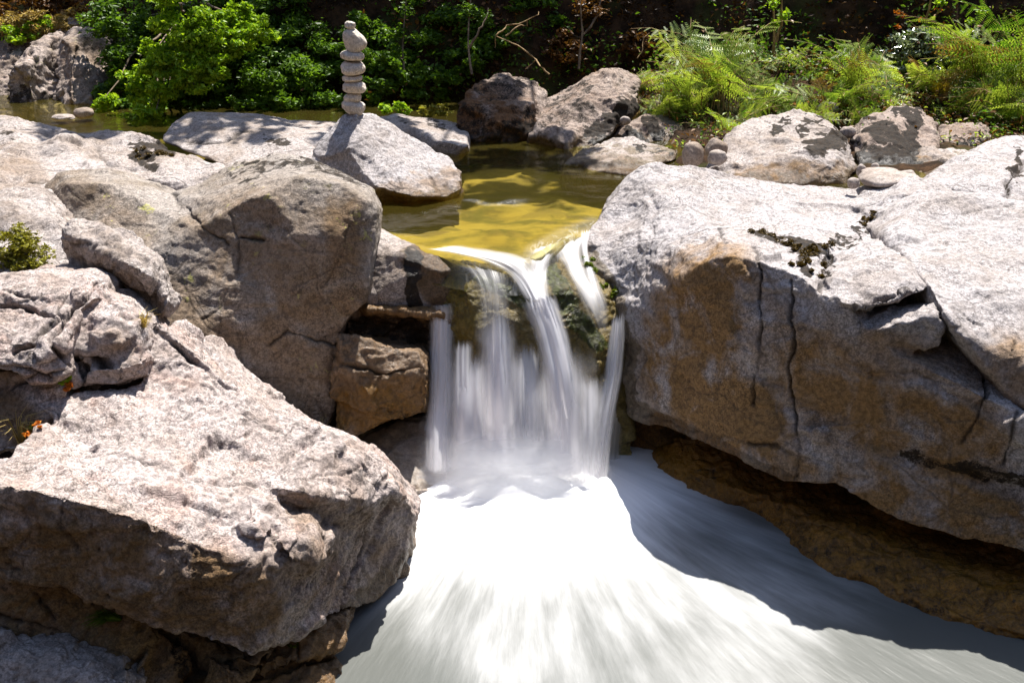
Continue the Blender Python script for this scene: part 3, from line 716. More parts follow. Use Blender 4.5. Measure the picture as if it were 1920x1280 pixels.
def cairn_stone(label, u, v, hw, hh, tilt, dr, seed):
    Y = 7.85
    c = P(u, v, Y)
    sc = (P(u + 1, v, Y) - c).length
    a, b = hw * sc, hh * sc * 1.02
    bm = bmesh.new()
    bmesh.ops.create_icosphere(bm, subdivisions=5, radius=1.0)
    co = np.array([vv.co[:] for vv in bm.verts])
    p = np.sign(co) * np.abs(co) ** 0.86
    p *= (1 + 0.16 * fbm(co * 0.9 + seed * 3.1, seed, 2))[:, None]
    if hh > hw:                      # egg: broad base, narrow shoulder
        p[:, 0] *= 1.05 - 0.22 * co[:, 2] ; p[:, 0] -= 0.14 * co[:, 2]
    p *= np.array([a, a * dr, b])
    p += co * (0.0018 * fbm(co * 5, seed + 50, 3))[:, None]
    ct_, st_ = math.cos(tilt), math.sin(tilt)
    p = np.stack([p[:, 0] * ct_ + p[:, 2] * st_, p[:, 1], -p[:, 0] * st_ + p[:, 2] * ct_], 1)
    fc = np.array([[x.index for x in f.verts] for f in bm.faces])
    bm.free()
    z = np.zeros(len(p))
    zmin = p[:, 2].min()
    p[:, 2] -= zmin
    me = make_mesh('cairn_stone', p, fc, M['cobble'], True, None, {'crack': z, 'moss': z, 'stain': z, 'wet': z})
    o = add('cairn_stone', me, None, (c.x, c.y, c.z + zmin))
    tag(o, label, 'stone', 'stones balanced in the cairn')


for i, cs in enumerate(CAIRN):
    cairn_stone(*cs, i + 3)

# --- shaded slabs beyond
rock('rock_shelf', 'smooth violet grey slab in dappled shade, left of the cairn boulder', 'slab', [
    dict(outline=[(298, 262, 8.7), (325, 232, 9.1), (350, 212, 9.4), (400, 211, 9.4), (480, 213, 9.5), (540, 224, 9.5), (620, 228, 9.5), (640, 235, 9.4), (640, 330, 8.0), (450, 330, 7.9), (400, 302, 8.2), (330, 276, 8.5)],
         inner=[[(350, 250, 8.8), (420, 262, 8.6), (500, 262, 8.6), (600, 255, 8.7)], [(380, 225, 9.1), (520, 235, 9.1)], (480, 295, 8.3)], T=.9)],
    mat='granite', voxel=.018, smooth=14, amp=.6, facet=.3, cracks=[([(350, 262), (410, 266), (460, 246), (490, 240)], 4, .015)], moss=[([(500, 268), (540, 272)], 8, .7)])
rock('rock_shelf', 'flat grey shelf half behind the cairn boulder, right side in dappled shade', 'slab', [
    dict(outline=[(700, 222, 9.4), (740, 214, 9.6), (800, 222, 9.6), (850, 228, 9.5), (880, 240, 9.4), (880, 275, 8.6), W(850, 300, -.05), W(780, 290, -.05), (700, 280, 8.4)], inner=[(770, 240, 9.1), (830, 262, 8.8)], T=.9)],
    mat='granite', voxel=.02, smooth=10, amp=.6, facet=.4, moss=[([(745, 222), (760, 228)], 6, .6), ([(800, 225), (830, 235)], 8, .6)])

# --- boulders along the far right bank
FAR = [
    ('mossy_boulder', 'dark blocky boulder coated in brown moss, standing in the far pool', [(851, 270, 9.2), (853, 210, 9.4), (870, 172, 9.6), (900, 150, 9.9), (950, 142, 10.2), (990, 146, 10.3), (1020, 175, 10.1), (1035, 215, 9.8), (1010, 250, 9.4), W(1000, 312, -.25), W(920, 314, -.25), W(856, 308, -.25)],
     [[(872, 190, 9.35), (930, 196, 9.35), (1000, 192, 9.45)], (930, 250, 9.2), (950, 160, 9.8)], 'mossy_rock', dict(moss=[([(880, 230), (900, 280)], 60, .44), ([(950, 270), (1000, 240)], 50, .46), ([(900, 160), (990, 160)], 22, .4)], stain=[([(880, 230), (960, 270)], 90, 1.0)], facet=1.2, amp=1.1)),
    ('moss_streaked_boulder', 'leaning pale boulder streaked with dark moss beside the bracken', [W(985, 320, -.25), (992, 255, 9.2), (985, 225, 9.6), (1010, 190, 10.0), (1050, 172, 10.2), (1090, 145, 10.3), (1130, 125, 10.4), (1170, 128, 10.4), (1200, 140, 10.3), (1196, 200, 9.8), (1150, 250, 9.3), (1080, 300, 8.9), W(1050, 328, -.25)],
     [[(1000, 215, 9.5), (1060, 200, 9.6), (1110, 165, 9.75), (1145, 140, 10.0)], [(1010, 250, 9.2), (1090, 230, 9.3), (1160, 190, 9.6)], (1060, 270, 8.95)], 'mossy_rock', dict(moss=[([(1030, 235), (1100, 205)], 26, .40), ([(1110, 245), (1180, 205)], 24, .62), ([(1010, 200), (1100, 160)], 14, .42), ([(1110, 285), (1170, 255)], 14, .7)], facet=1.2)),
    ('flat_boulder', 'low flat topped brown boulder at the edge of the golden pool', [W(1050, 352, -.25), (1060, 310, 8.4), (1085, 280, 8.8), (1130, 262, 9.0), (1190, 258, 9.1), (1250, 268, 9.0), (1280, 278, 8.8), (1270, 300, 8.5), (1220, 310, 8.3), (1190, 330, 8.0), W(1160, 370, -.25), W(1100, 372, -.25)],
     [[(1085, 300, 8.45), (1150, 292, 8.45), (1210, 290, 8.5), (1260, 285, 8.6)], (1120, 320, 8.15)], 'granite', dict(stain=[([(1080, 330), (1180, 315)], 26, .9), ([(1240, 290), (1275, 285)], 14, .6)], moss=[([(1190, 275), (1260, 280)], 5, .7)], wet_z=-.03)),
    ('rounded_boulder', 'grey boulder with a dark mossy flank tucked under the bracken', [(1145, 258, 9.4), (1170, 230, 9.6), (1210, 212, 9.8), (1250, 208, 9.9), (1300, 230, 9.8), (1300, 262, 9.4), (1220, 268, 9.2)], [(1220, 235, 9.4)], 'mossy_rock', dict(moss=[([(1220, 230), (1232, 250)], 14, .9), ([(1180, 248), (1200, 255)], 8, .7)])),
    ('broad_boulder', 'broad sunlit boulder with a mossy dark end, behind the huge right boulder', [(1325, 305, 8.6), (1355, 280, 8.8), (1370, 250, 9.1), (1410, 228, 9.4), (1500, 212, 9.6), (1540, 218, 9.6), (1580, 245, 9.2), (1605, 270, 9.0), (1612, 315, 8.6), (1590, 348, 8.3), (1500, 350, 8.2), (1400, 340, 8.2), (1330, 325, 8.4)],
     [[(1350, 300, 8.5), (1440, 300, 8.45), (1510, 280, 8.5), (1590, 268, 8.75)], (1560, 310, 8.35), (1450, 250, 9.0), (1550, 240, 9.1)], 'granite', dict(moss=[([(1530, 275), (1580, 260)], 22, .8), ([(1450, 245), (1475, 232)], 10, .8), ([(1500, 245), (1540, 225)], 8, .7)], stain=[([(1400, 325), (1600, 330)], 26, .9)])),
    ('spotted_boulder', 'rounded boulder blotched with black moss below the ferns at right', [(1600, 270, 9.2), (1610, 240, 9.5), (1640, 212, 9.8), (1680, 198, 10.0), (1730, 202, 10.0), (1758, 230, 9.7), (1764, 270, 9.3), (1745, 320, 8.8), (1680, 335, 8.6), (1615, 330, 8.7)],
     [[(1620, 265, 9.15), (1680, 262, 9.1), (1740, 265, 9.2)], (1680, 230, 9.5)], 'mossy_rock', dict(moss=[([(1640, 245), (1700, 260)], 22, .62), ([(1710, 215), (1712, 290)], 18, .75), ([(1630, 300), (1740, 300)], 30, .9), ([(1670, 210), (1740, 205)], 8, .7)])),
    ('brown_rock', 'low striped brown rock between the spotted boulder and the right edge boulder', [(1715, 300, 8.9), (1730, 278, 9.1), (1780, 268, 9.2), (1828, 282, 9.1), (1830, 300, 8.8), (1780, 340, 8.4), (1725, 335, 8.5)], [(1770, 300, 8.7)], 'granite', dict(stain=[([(1730, 310), (1760, 320)], 20, .9)], strata=1.5)),
    ('angular_rock', 'small angular grey rock behind the striped brown rock', [(1758, 265, 9.6), (1770, 240, 9.8), (1795, 226, 9.9), (1850, 235, 9.9), (1858, 262, 9.6), (1830, 285, 9.3), (1775, 280, 9.3)], [[(1770, 262, 9.5), (1800, 245, 9.6), (1845, 240, 9.7)]], 'mossy_rock', dict(moss=[([(1790, 262), (1840, 258)], 8, .7)], facet=1.5)),
    ('pale_boulder', 'big rounded pale boulder cut off by the right edge, above the huge boulder', [(1735, 335, 7.9), (1770, 308, 8.2), (1830, 276, 8.5), (1880, 258, 8.7), (1940, 256, 8.7), (2060, 280, 8.5), (2060, 420, 7.2), (1925, 385, 7.3), (1840, 370, 7.4), (1745, 350, 7.6)],
     [(1830, 310, 8.0), (1900, 310, 8.0), [(1840, 345, 7.6), (1920, 335, 7.6), (2000, 340, 7.5)]], 'white_granite', dict(moss=[([(1912, 290), (1895, 360)], 6, .8)], cracks=[([(1920, 310), (1890, 340), (1885, 365)], 5, .03)], facet=.5, amp=.8)),
    ('upper_rock', 'grey violet rock slope among the ferns in the far background', [(1480, 150, 11.4), (1500, 105, 12.0), (1530, 92, 12.1), (1600, 130, 12.0), (1640, 160, 11.6), (1600, 215, 10.8), (1490, 210, 10.7)], [(1550, 150, 11.3)], 'mossy_rock', dict(moss=[([(1500, 120), (1620, 190)], 30, .4)])),
]
FINE = dict(voxel=.016, smooth=9)
for nm, lb, ol, inn, mt, kw in FAR:
    if min(q[0] for q in ol) > 1320 and nm != 'upper_rock':
        near = lambda q: (q[0], q[1], q[2] - .5)
        ol = [near(q) for q in ol]
        inn = [[near(q) for q in pl] if isinstance(pl, list) else near(pl) for pl in inn]
    if 'moss' in kw:
        kw = dict(kw, moss=[(q, r_, min(1.1, a_ * 1.3)) for q, r_, a_ in kw['moss']])
    rock(nm, lb, 'boulder' if 'boulder' in nm else 'rock', [dict(outline=ol, inner=inn, T=.7, shrink=.65, sag=.5)], mat=mt, **FINE, **dict({'wet_z': -.02}, **kw))

PEB = [('upright brown cobble beside the golden pool', 1299, 295, 20, 20), ('brown cobble in the shade behind the upright cobble', 1342, 282, 20, 18), ('pink cobble at the left foot of the broad sunlit boulder', 1345, 298, 18, 12),
       ('small round cobble on the moss streaked boulder', 1172, 228, 10, 7), ('long smooth cobble behind the crest of the huge boulder', 1665, 338, 55, 12), ('flat grey cobble in the pile behind the huge boulder', 1650, 326, 34, 9),
       ('small pale cobble at the left of the pile', 1614, 322, 8, 10), ('small upright cobble in the pile', 1640, 317, 8, 9), ('rounded cobble at the bottom left of the pile', 1600, 345, 12, 9), ('flat pink rock behind the broad sunlit boulder', 1552, 208, 18, 12),
       ('flat pale stone in the far pool below the cliff', 118, 221, 22, 5), ('brown stone in the far pool beside the hanging tree', 158, 213, 18, 9),
       ('pale cobble between the broad and the spotted boulders', 1590, 250, 14, 10), ('grey cobble at the end of the pile', 1700, 330, 18, 8)]
for i, (lb, u, v, hw, hh) in enumerate(PEB):
    Y = W(u, v + hh, .02 if u < 1200 else .12)[2]
    if u == 1172: Y = 9.45
    if u == 1552: Y = 9.9
    c = P(u, v, Y)
    sc = (P(u + 1, v, Y) - c).length
    bm = bmesh.new()
    bmesh.ops.create_icosphere(bm, subdivisions=4, radius=1.0)
    co = np.array([vv.co[:] for vv in bm.verts])
    fc = np.array([[x.index for x in f.verts] for f in bm.faces])
    bm.free()
    p = np.sign(co) * np.abs(co) ** 0.9 * (1 + 0.18 * fbm(co * .9 + i * 5.3, i, 2))[:, None] * np.array([hw * sc, hw * sc * .8, hh * sc * 1.15])
    p[:, 2] -= p[:, 2].min()
    z = np.zeros(len(p))
    stn = z + (.5 if 'brown' in lb else 0)
    tag(add('cobble', make_mesh('cobble', p, fc, M['river_cobble'], True, None, {'crack': z, 'moss': z, 'stain': stn, 'wet': z}), None, (c.x, c.y, c.z - hh * sc)), lb, 'cobble' if 'cobble' in lb else 'stone', 'loose cobbles along the far bank')

# --- cliff at the far left
rock('rock_cliff', 'rugged sunlit rock outcrop at the far left bank beside the trees', 'cliff', [
    dict(outline=[(95, 225, 11.0), (100, 130, 11.6), (110, 75, 12.0), (140, 48, 12.2), (170, 42, 12.4), (205, 60, 12.3), (215, 120, 11.9), (210, 190, 11.4), (190, 228, 11.1), (140, 228, 10.9)], inner=[[(118, 75, 11.75), (160, 66, 11.8), (200, 75, 12.0)], (135, 180, 11.0), (170, 180, 11.1), [(135, 90, 11.6), (140, 200, 10.95)]], T=.8, shrink=.8),
    dict(outline=[(10, 225, 11.0), (15, 150, 11.3), (25, 115, 11.5), (60, 80, 11.9), (110, 60, 12.2), (120, 120, 11.8), (110, 225, 11.2)], inner=[[(20, 130, 11.25), (50, 120, 11.25), (75, 122, 11.4)], [(50, 90, 11.6), (95, 85, 11.75)], (60, 180, 11.15)], T=.8, shrink=.8),
    dict(outline=[(-90, 225, 11.2), (-90, 110, 11.8), (0, 100, 12.0), (40, 80, 12.2), (60, 225, 11.4)], T=.8, shrink=.8),
    dict(outline=[(-90, 110, 12.4), (0, 75, 12.6), (60, 50, 12.8), (120, 30, 13.0), (220, 50, 13.0), (220, 110, 12.4), (-90, 130, 12.2)], T=.8, shrink=.8)],
    mat='cliff_rock', voxel=.016, smooth=4, facet=.7, amp=1.2, cracks=[([(105, 80), (100, 220)], 5, .05), ([(20, 130), (60, 150), (50, 220)], 4, .03), ([(60, 90), (80, 140), (85, 220)], 4, .03), ([(145, 80), (130, 200)], 4, .02)],
    stain=[([(140, 120), (180, 190)], 50, .4)], moss=[([(0, 180), (90, 190)], 26, .6), ([(20, 100), (110, 60)], 10, .5)])

# ------------------------------------------------------------------ terrain, river bed, water
def grid_mesh(name, xs, ys, hfun, mat, **kw):
    X, Y = np.meshgrid(xs, ys)
    p = np.stack([X.ravel(), Y.ravel(), np.zeros(X.size)], 1)
    p[:, 2] = hfun(p)
    nx, ny = len(xs), len(ys)
    i = (np.arange(ny - 1)[:, None] * nx + np.arange(nx - 1)[None, :]).ravel()
    fc = np.stack([i, i + 1, i + nx + 1, i + nx], 1)
    return make_mesh(name, p, fc, mat, True, **kw), p


def bank_height(p):
    x, y = p[:, 0], p[:, 1]
    n = fbm(np.stack([x, y, x * 0], 1) * .5, 91, 4)
    n2 = fbm(np.stack([x, y, x * 0], 1) * 2.2, 95, 4)
    toe = 11.55 + .25 * n - .9 * smooth01(x, 1.2, 4.5) + 1.9 * smooth01(-x, 3.7, 4.3)
    d = y - toe
    far = np.where(d > 0, np.minimum(d * 1.9, 3.2 + (d - 1.6) * .75), d * .55)
    left = (-x - 6.5) * 1.1 + .6 * n
    right = (x - 5.6) * 1.1 + .6 * n
    back = (-y - 3.5) * 1.0 + .8 * n
    h = np.maximum(np.maximum(far, left), np.maximum(right, back))
    shelf = smooth01(x, .75, 1.5) * smooth01(y, 7.3, 8.3) * .53 - .5 + .32 * smooth01(x, 1.0, 2.0) * smooth01(y, 9.6, 10.8)
    h = np.maximum(h, np.where(y > 6.6, shelf, -2.4))
    h = np.clip(h, -2.4, None)
    h = np.where(h > 14, 14 + (h - 14) * .25, h)
    return h + np.where(h > -.45, .10 * n2, .03 * n2)


k = NT('soil')
tc = k.n('TexCoord').outputs['Object']
a = k.noise(tc, 6, 8, .7)
b = k.noise(tc, 1.1, 4, .6)
c = k.mix(k.ramp(a, .4, .65), (.020, .012, .007), (.070, .038, .019))
c = k.mix(k.ramp(b, .5, .62, 0, .6), c, (.05, .06, .015))
M['soil'] = k.done(k.n('BsdfPrincipled', {'Base Color': c, 'Roughness': .95, 'Specular IOR Level': .1, 'Normal': k.n('Bump', {'Strength': .8, 'Distance': .06, 'Height': a}).outputs[0]}))


def spread(lo, mid0, mid1, hi, step, grow=1.25):
    out = list(np.arange(mid0, mid1 + 1e-6, step))
    s = step
    while out[-1] < hi:
        s *= grow
        out.append(out[-1] + s)
    s = step
    while out[0] > lo:
        s *= grow
        out.insert(0, out[0] - s)
    return np.array(out)


me, _ = grid_mesh('terrain', spread(-120, -8, 8, 120, .11), spread(-120, 5.5, 15, 160, .11), bank_height, M['soil'])
tag(add('terrain', me), kind='structure')

k = NT('river_sand')
tc = k.n('TexCoord').outputs['Object']
vo = k.n('TexVoronoi', {'Vector': tc, 'Scale': 4.5}, feature='F1')
st_c = k.mix(k.ramp(vo.outputs['Distance'], .15, .75), (.30, .21, .045), (.07, .05, .014))
c = k.mix(k.ramp(k.noise(tc, 1.6, 6, .6), .40, .62), (.30, .22, .055), st_c)
c = k.mix(k.attr('stone'), c, k.mix(k.noise(tc, 9, 3), (.05, .035, .014), (.24, .17, .08)))
c = k.mix(k.ramp(k.noise(tc, 2.7, 4, .6, .4), .48, .66, 0, .85), c, (.085, .075, .018))
M['sand'] = k.done(k.n('BsdfPrincipled', {'Base Color': c, 'Roughness': .9}))


def bed_h(p):
    x, y = p[:, 0], p[:, 1]
    n = fbm(np.stack([x * 1.2, y * 1.2, x * 0], 1), 131, 4)
    return -.10 - .16 * smooth01(y, 6.5, 8.0) + .05 * n


LIP = [(600, 395), (700, 424), (760, 456), (800, 470), (860, 481), (920, 489), (970, 492), (1010, 484), (1045, 462), (1080, 440), (1110, 428), (1180, 415)]
LIP3 = np.array([P(*W(u, v, 0))[:] for u, v in LIP])


def clip_at_lip(p, pull):
    """the upper sheets end along the lip: slide the near rows on to it"""
    ly = np.interp(p[:, 0], LIP3[:, 0], LIP3[:, 1]) + pull
    y0, y1 = 6.0, 11.9
    t = (p[:, 1] - y0) / (y1 - y0)
    p[:, 1] = ly + t * (y1 - ly)
    return p


xs = np.linspace(-8, 5, 520)
ys = np.linspace(6.0, 11.9, 300)
me, p = grid_mesh('riverbed', xs, ys, lambda q: q[:, 0] * 0, M['sand'])
p = clip_at_lip(p, .05)
q3 = p * np.array([1, 1.25, 0]) * 2.7 + .35 * fbm(p * 2.0, 139, 2)[:, None]
r_s, _o, ids = cells(q3 + np.array([0, 0, .4]), 141)
big = ((ids >> 5) & 255) / 255
dome = np.clip(.50 * big - r_s + .12, 0, .30) / .30 * (big > .35)
p[:, 2] = bed_h(p) + .018 * np.sqrt(dome) * smooth01(p[:, 1], 6.3, 6.9)
at = me.attributes.new('stone', 'FLOAT', 'POINT')
at.data.foreach_set('value', (dome > .02).astype(np.float32) * (.35 + .65 * (((ids >> 12) & 255) / 255)).astype(np.float32))
me.vertices.foreach_set('co', p.astype(np.float32).ravel())
me.update()
tag(add('riverbed', me), kind='structure')

k = NT('clear_water')
geo = k.n('NewGeometry')
tc = k.n('TexCoord').outputs['Object']
mp = k.n('Mapping', {'Vector': tc, 'Scale': (1.0, 2.6, 1.0)}).outputs[0]
h = k.math('ADD', k.noise(mp, 2.6, 4, .55, .5), k.math('MULTIPLY', k.noise(mp, 11, 3, .6), .22))
bmp = k.n('Bump', {'Strength': .16, 'Distance': .05, 'Height': h}).outputs[0]
fr = k.n('Fresnel', {'IOR': 1.33, 'Normal': bmp}).outputs[0]
tr = k.n('BsdfTransparent', {'Color': (.87, .85, .55, 1)})
gl = k.n('BsdfGlossy', {'Color': (.9, .9, .9, 1), 'Roughness': .12, 'Normal': bmp})
# thin silt and foam threads riding on the current
df = k.n('BsdfDiffuse', {'Color': k.mix(k.ramp(k.attr('foam'), .02, .2), (.30, .235, .03), (.88, .86, .78))})
w1 = k.n('MixShader', {0: fr, 1: tr, 2: gl})
foam = k.math('MULTIPLY', k.attr('foam'), k.ramp(k.noise(k.n('Mapping', {'Vector': tc, 'Scale': (9, 2.2, 1)}).outputs[0], 3.0, 7, .7, 1.2), .47, .66))
silt = k.math('MAXIMUM', k.math('MULTIPLY', foam, .85), .05)
M['water'] = k.done(k.n('MixShader', {0: silt, 1: w1, 2: df}))

xs = np.linspace(-8, 5, 330)
ys = np.linspace(6.0, 11.9, 200)
me, p = grid_mesh('water', xs, ys, lambda q: q[:, 0] * 0, None)
p = clip_at_lip(p, -.09)
ly = np.interp(p[:, 0], LIP3[:, 0], LIP3[:, 1])
dist = p[:, 1] - ly
uu, vv = project(p)
foam = .28 * np.exp(-((vv - 378 + 9 * fbm(p * 3, 7, 2)) / 3.2) ** 2) * smooth01(uu, 860, 880) * (1 - smooth01(uu, 950, 1010))
foam = np.maximum(foam, .45 * np.exp(-np.abs(dist) / .10) * smooth01(uu, 820, 930))
foam = np.maximum(foam, .42 * np.exp(-(seg_dist(uu, vv, [(1000, 475), (1050, 448), (1112, 424)]) / 16) ** 2))
p[:, 2] = -.17 * (1 - smooth01(dist, -.10, .08)) - .012 * np.exp(-np.abs(dist) / .25) + .004 * fbm(p * np.array([3, 5, 1]), 161, 3)
p[:, 2] = np.where(dist < .5, p[:, 2] * 1.0, p[:, 2])
me.vertices.foreach_set('co', p.astype(np.float32).ravel())
me.update()
me.materials.append(M['water'])
at = me.attributes.new('foam', 'FLOAT', 'POINT')
at.data.foreach_set('value', foam.astype(np.float32))
tag(add('water', me), kind='structure')

# plunge pool: one white sheet of foam thinning outwards
C0 = P(*W(985, 880, LOW))
k = NT('foam_water')
at_f = k.attr('foam')
ang = k.attr('ang')
rad = k.attr('rad')
vec = k.n('CombineXYZ', {0: k.math('MULTIPLY', ang, 7.0), 1: k.math('MULTIPLY', rad, .8), 2: 0.0}).outputs[0]
s1 = k.noise(vec, 2.2, 5, .55, .1)
vec2 = k.n('CombineXYZ', {0: k.math('MULTIPLY', ang, 40.0), 1: k.math('MULTIPLY', rad, 2.0), 2: 3.0}).outputs[0]
s2 = k.noise(vec2, 1.5, 4, .6, .2)
s = k.math('ADD', k.math('MULTIPLY', s1, .72), k.math('MULTIPLY', s2, .28))
ff = k.ramp(k.math('ADD', at_f, k.math('MULTIPLY', k.math('SUBTRACT', s, .5), .55)), .12, .92)
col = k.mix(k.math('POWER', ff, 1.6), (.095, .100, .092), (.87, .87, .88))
bmp = k.n('Bump', {'Strength': .22, 'Distance': .03, 'Height': s}).outputs[0]
M['foam'] = k.done(k.n('BsdfPrincipled', {'Base Color': col, 'Roughness': k.math('ADD', .30, k.math('MULTIPLY', ff, .5)), 'Specular IOR Level': .35, 'Normal': bmp}))
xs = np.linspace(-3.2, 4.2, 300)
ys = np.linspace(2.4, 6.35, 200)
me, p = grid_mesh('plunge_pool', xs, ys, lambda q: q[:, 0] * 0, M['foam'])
dx, dy = p[:, 0] - C0.x, p[:, 1] - (C0.y + .25)
r = np.hypot(dx, dy)
th = np.arctan2(dx, -dy)
uu, vv = project(np.stack([p[:, 0], p[:, 1], np.full(len(p), LOW)], 1))
foam = 1.15 - .70 * smooth01(r, .35, 1.7) + .10 * fbm(np.stack([th * 2.2, r * 1.1, r * 0], 1), 177, 4) * smooth01(r, .4, 1.2) - .20 * smooth01(r, 1.5, 3.2)
foam -= .16 * np.exp(-(seg_dist(uu, vv, [(560, 1310), (740, 1250), (840, 1310)]) / 65) ** 2)
foam -= .06 * np.exp(-(seg_dist(uu, vv, [(700, 1170), (850, 1130)]) / 40) ** 2)
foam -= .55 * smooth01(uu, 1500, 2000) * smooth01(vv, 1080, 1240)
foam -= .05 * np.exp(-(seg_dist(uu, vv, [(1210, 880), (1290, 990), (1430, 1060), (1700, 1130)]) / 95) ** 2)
lump = fbm(np.stack([th * 3, r * 1.2, r * 0], 1), 171, 3)
p[:, 2] = LOW + .22 * np.exp(-((dx / .62) ** 2 + ((dy + .62) / .40) ** 2)) + .03 * np.exp(-(r / 1.2) ** 2) * (1 + .4 * lump) + .008 * lump * smooth01(r, .3, 1.5)
me.vertices.foreach_set('co', p.astype(np.float32).ravel())
me.update()
for nm, arr in (('foam', foam), ('ang', th), ('rad', r)):
    at = me.attributes.new(nm, 'FLOAT', 'POINT')
    at.data.foreach_set('value', arr.astype(np.float32))
tag(add('plunge_pool', me), kind='structure')

# ------------------------------------------------------------------ the waterfall
k = NT('falling_water')
uvn = k.n('UVMap').outputs[0]
sx = k.n('SeparateXYZ', {0: uvn})
def streak(fx, fy, sc, det):
    return k.noise(k.n('CombineXYZ', {0: k.math('MULTIPLY', sx.outputs[0], fx), 1: k.math('MULTIPLY', sx.outputs[1], fy), 2: 0.0}).outputs[0], sc, det, .62, .15)
sA = streak(16, .45, 1.0, 3)
sB = streak(70, .9, 1.0, 2)
sC = k.math('ADD', k.math('MULTIPLY', sA, .65), k.math('MULTIPLY', sB, .35))
dn = k.attr('dens')
al = k.math('MULTIPLY', dn, k.ramp(k.math('ADD', sC, k.math('MULTIPLY', k.math('SUBTRACT', dn, .5), .30)), .18, .54, .62, 1.0), True)
bm_ = k.n('Bump', {'Strength': .25, 'Distance': .02, 'Height': sA}).outputs[0]
d1 = k.n('BsdfDiffuse', {'Color': (.97, .96, .98, 1), 'Normal': bm_})
t1 = k.n('BsdfTranslucent', {'Color': (.95, .93, .95, 1)})
g1 = k.n('BsdfGlossy', {'Color': (.9, .9, .9, 1), 'Roughness': .35, 'Normal': bm_})
sh = k.n('MixShader', {0: .55, 1: d1, 2: t1})
sh = k.n('MixShader', {0: .06, 1: sh, 2: g1})
M['fall'] = k.done(k.n('MixShader', {0: al, 1: k.n('BsdfTransparent', {'Color': (.97, .97, .97, 1)}), 2: sh}))


def curve(pts, n):
    p = np.array([P(*q)[:] for q in pts])
    d = np.concatenate([[0], np.cumsum(np.linalg.norm(np.diff(p, axis=0), axis=1))])
    t = np.linspace(0, d[-1], n)
    q = np.concatenate([[2 * p[0] - p[1]], p, [2 * p[-1] - p[-2]]])
    out = []
    for x in t:
        i = min(np.searchsorted(d, x, side='right') - 1, len(p) - 2)
        s_ = (x - d[i]) / (d[i + 1] - d[i])
        a_, b_, c_, e_ = q[i:i + 4]
        out.append(.5 * (2 * b_ + (c_ - a_) * s_ + (2 * a_ - 5 * b_ + 4 * c_ - e_) * s_ ** 2 + (3 * b_ - a_ - 3 * c_ + e_) * s_ ** 3))
    return np.array(out)


fall = thing('waterfall', 'silky white waterfall pouring over the mossy rock into the foaming pool', 'waterfall', (C0.x, C0.y, LOW))


def stream(left, right, dens=1.0, n=70, m=26, fade_in=.06, fade_out=.04, edge=.25, bulge=.03, name='stream', el=None, er=None):
    L, R = curve(left, n), curve(right, n)
    SEED[0] += 3
    s_ = np.linspace(0, 1, m)
    t = np.linspace(0, 1, n)
    p = L[:, None, :] * (1 - s_)[None, :, None] + R[:, None, :] * s_[None, :, None]
    p = p.reshape(-1, 3)
    ss = np.tile(s_, n)
    tt = np.repeat(t, m)
    arch = 4 * ss * (1 - ss)
    ripple = fbm(np.stack([ss * 7 + SEED[0], tt * .8, ss * 0], 1), SEED[0], 3)
    p[:, 1] -= bulge * arch + .016 * ripple * arch
    el = edge if el is None else el
    er = edge if er is None else er
    wob = .06 * fbm(np.stack([ss * 5, tt * 5, ss * 0 + SEED[0]], 1), 5, 3)
    d = smooth01(ss + wob, 0, max(el, 1e-3)) * smooth01(1 - ss + wob, 0, max(er, 1e-3))
    jag = .05 * fbm(np.stack([ss * 14, ss * 0, ss * 0 + SEED[0]], 1), 9, 3)
    d = d * smooth01(tt + jag, 0, max(fade_in, 1e-3)) * smooth01(1 - tt, 0, max(fade_out, 1e-3)) * dens
    wd = np.linalg.norm(R[n // 2] - L[n // 2])
    uv = np.stack([ss * wd * 6 + SEED[0] * 1.37, tt * 1.2 + SEED[0] * .71], 1)
    i = (np.arange(n - 1)[:, None] * m + np.arange(m - 1)[None, :]).ravel()
    fc = np.stack([i, i + 1, i + m + 1, i + m], 1)
    me = make_mesh(name, p - np.array(fall.location), fc, M['fall'], True, uv, {'dens': d})
    return add(name, me, fall)


B = W(970, 880, LOW + .03)[2]
# slides over the lip
stream([(792, 466, 6.24), (840, 474, 6.15), (900, 490, 6.05), (950, 520, 5.95), (985, 565, 5.82)], [(840, 456, 6.35), (920, 466, 6.18), (985, 480, 6.06), (1012, 510, 5.97), (1030, 560, 5.81)], .95, edge=.35, name='lip_slide')
stream([(985, 470, 6.15), (985, 495, 6.0), (985, 525, 5.92), (992, 575, 5.80)], [(1075, 440, 6.55), (1045, 470, 6.3), (1030, 510, 6.04), (1036, 570, 5.80)], .9, edge=.4, name='lip_slide')
stream([(1020, 468, 6.33), (1045, 490, 6.2), (1070, 530, 6.0), (1095, 580, 5.88), (1125, 640, 5.76)], [(1128, 425, 6.72), (1098, 455, 6.52), (1105, 500, 6.3), (1130, 550, 6.05), (1148, 620, 5.86)], .9, edge=.45, fade_out=.45, name='lip_slide')
stream([(1085, 430, 6.62), (1088, 470, 6.42), (1100, 520, 6.16), (1118, 575, 5.96), (1128, 630, 5.8)], [(1112, 425, 6.69), (1104, 465, 6.46), (1118, 510, 6.22), (1140, 560, 6.05), (1146, 610, 5.92)], .9, edge=.5, fade_out=.5, name='lip_slide')
stream([(850, 490, 6.12), (880, 520, 5.98), (890, 570, 5.84), (885, 640, 5.70)], [(960, 505, 6.0), (960, 540, 5.88), (960, 600, 5.73), (965, 660, 5.66)], .30, edge=.4, name='thin_veil')
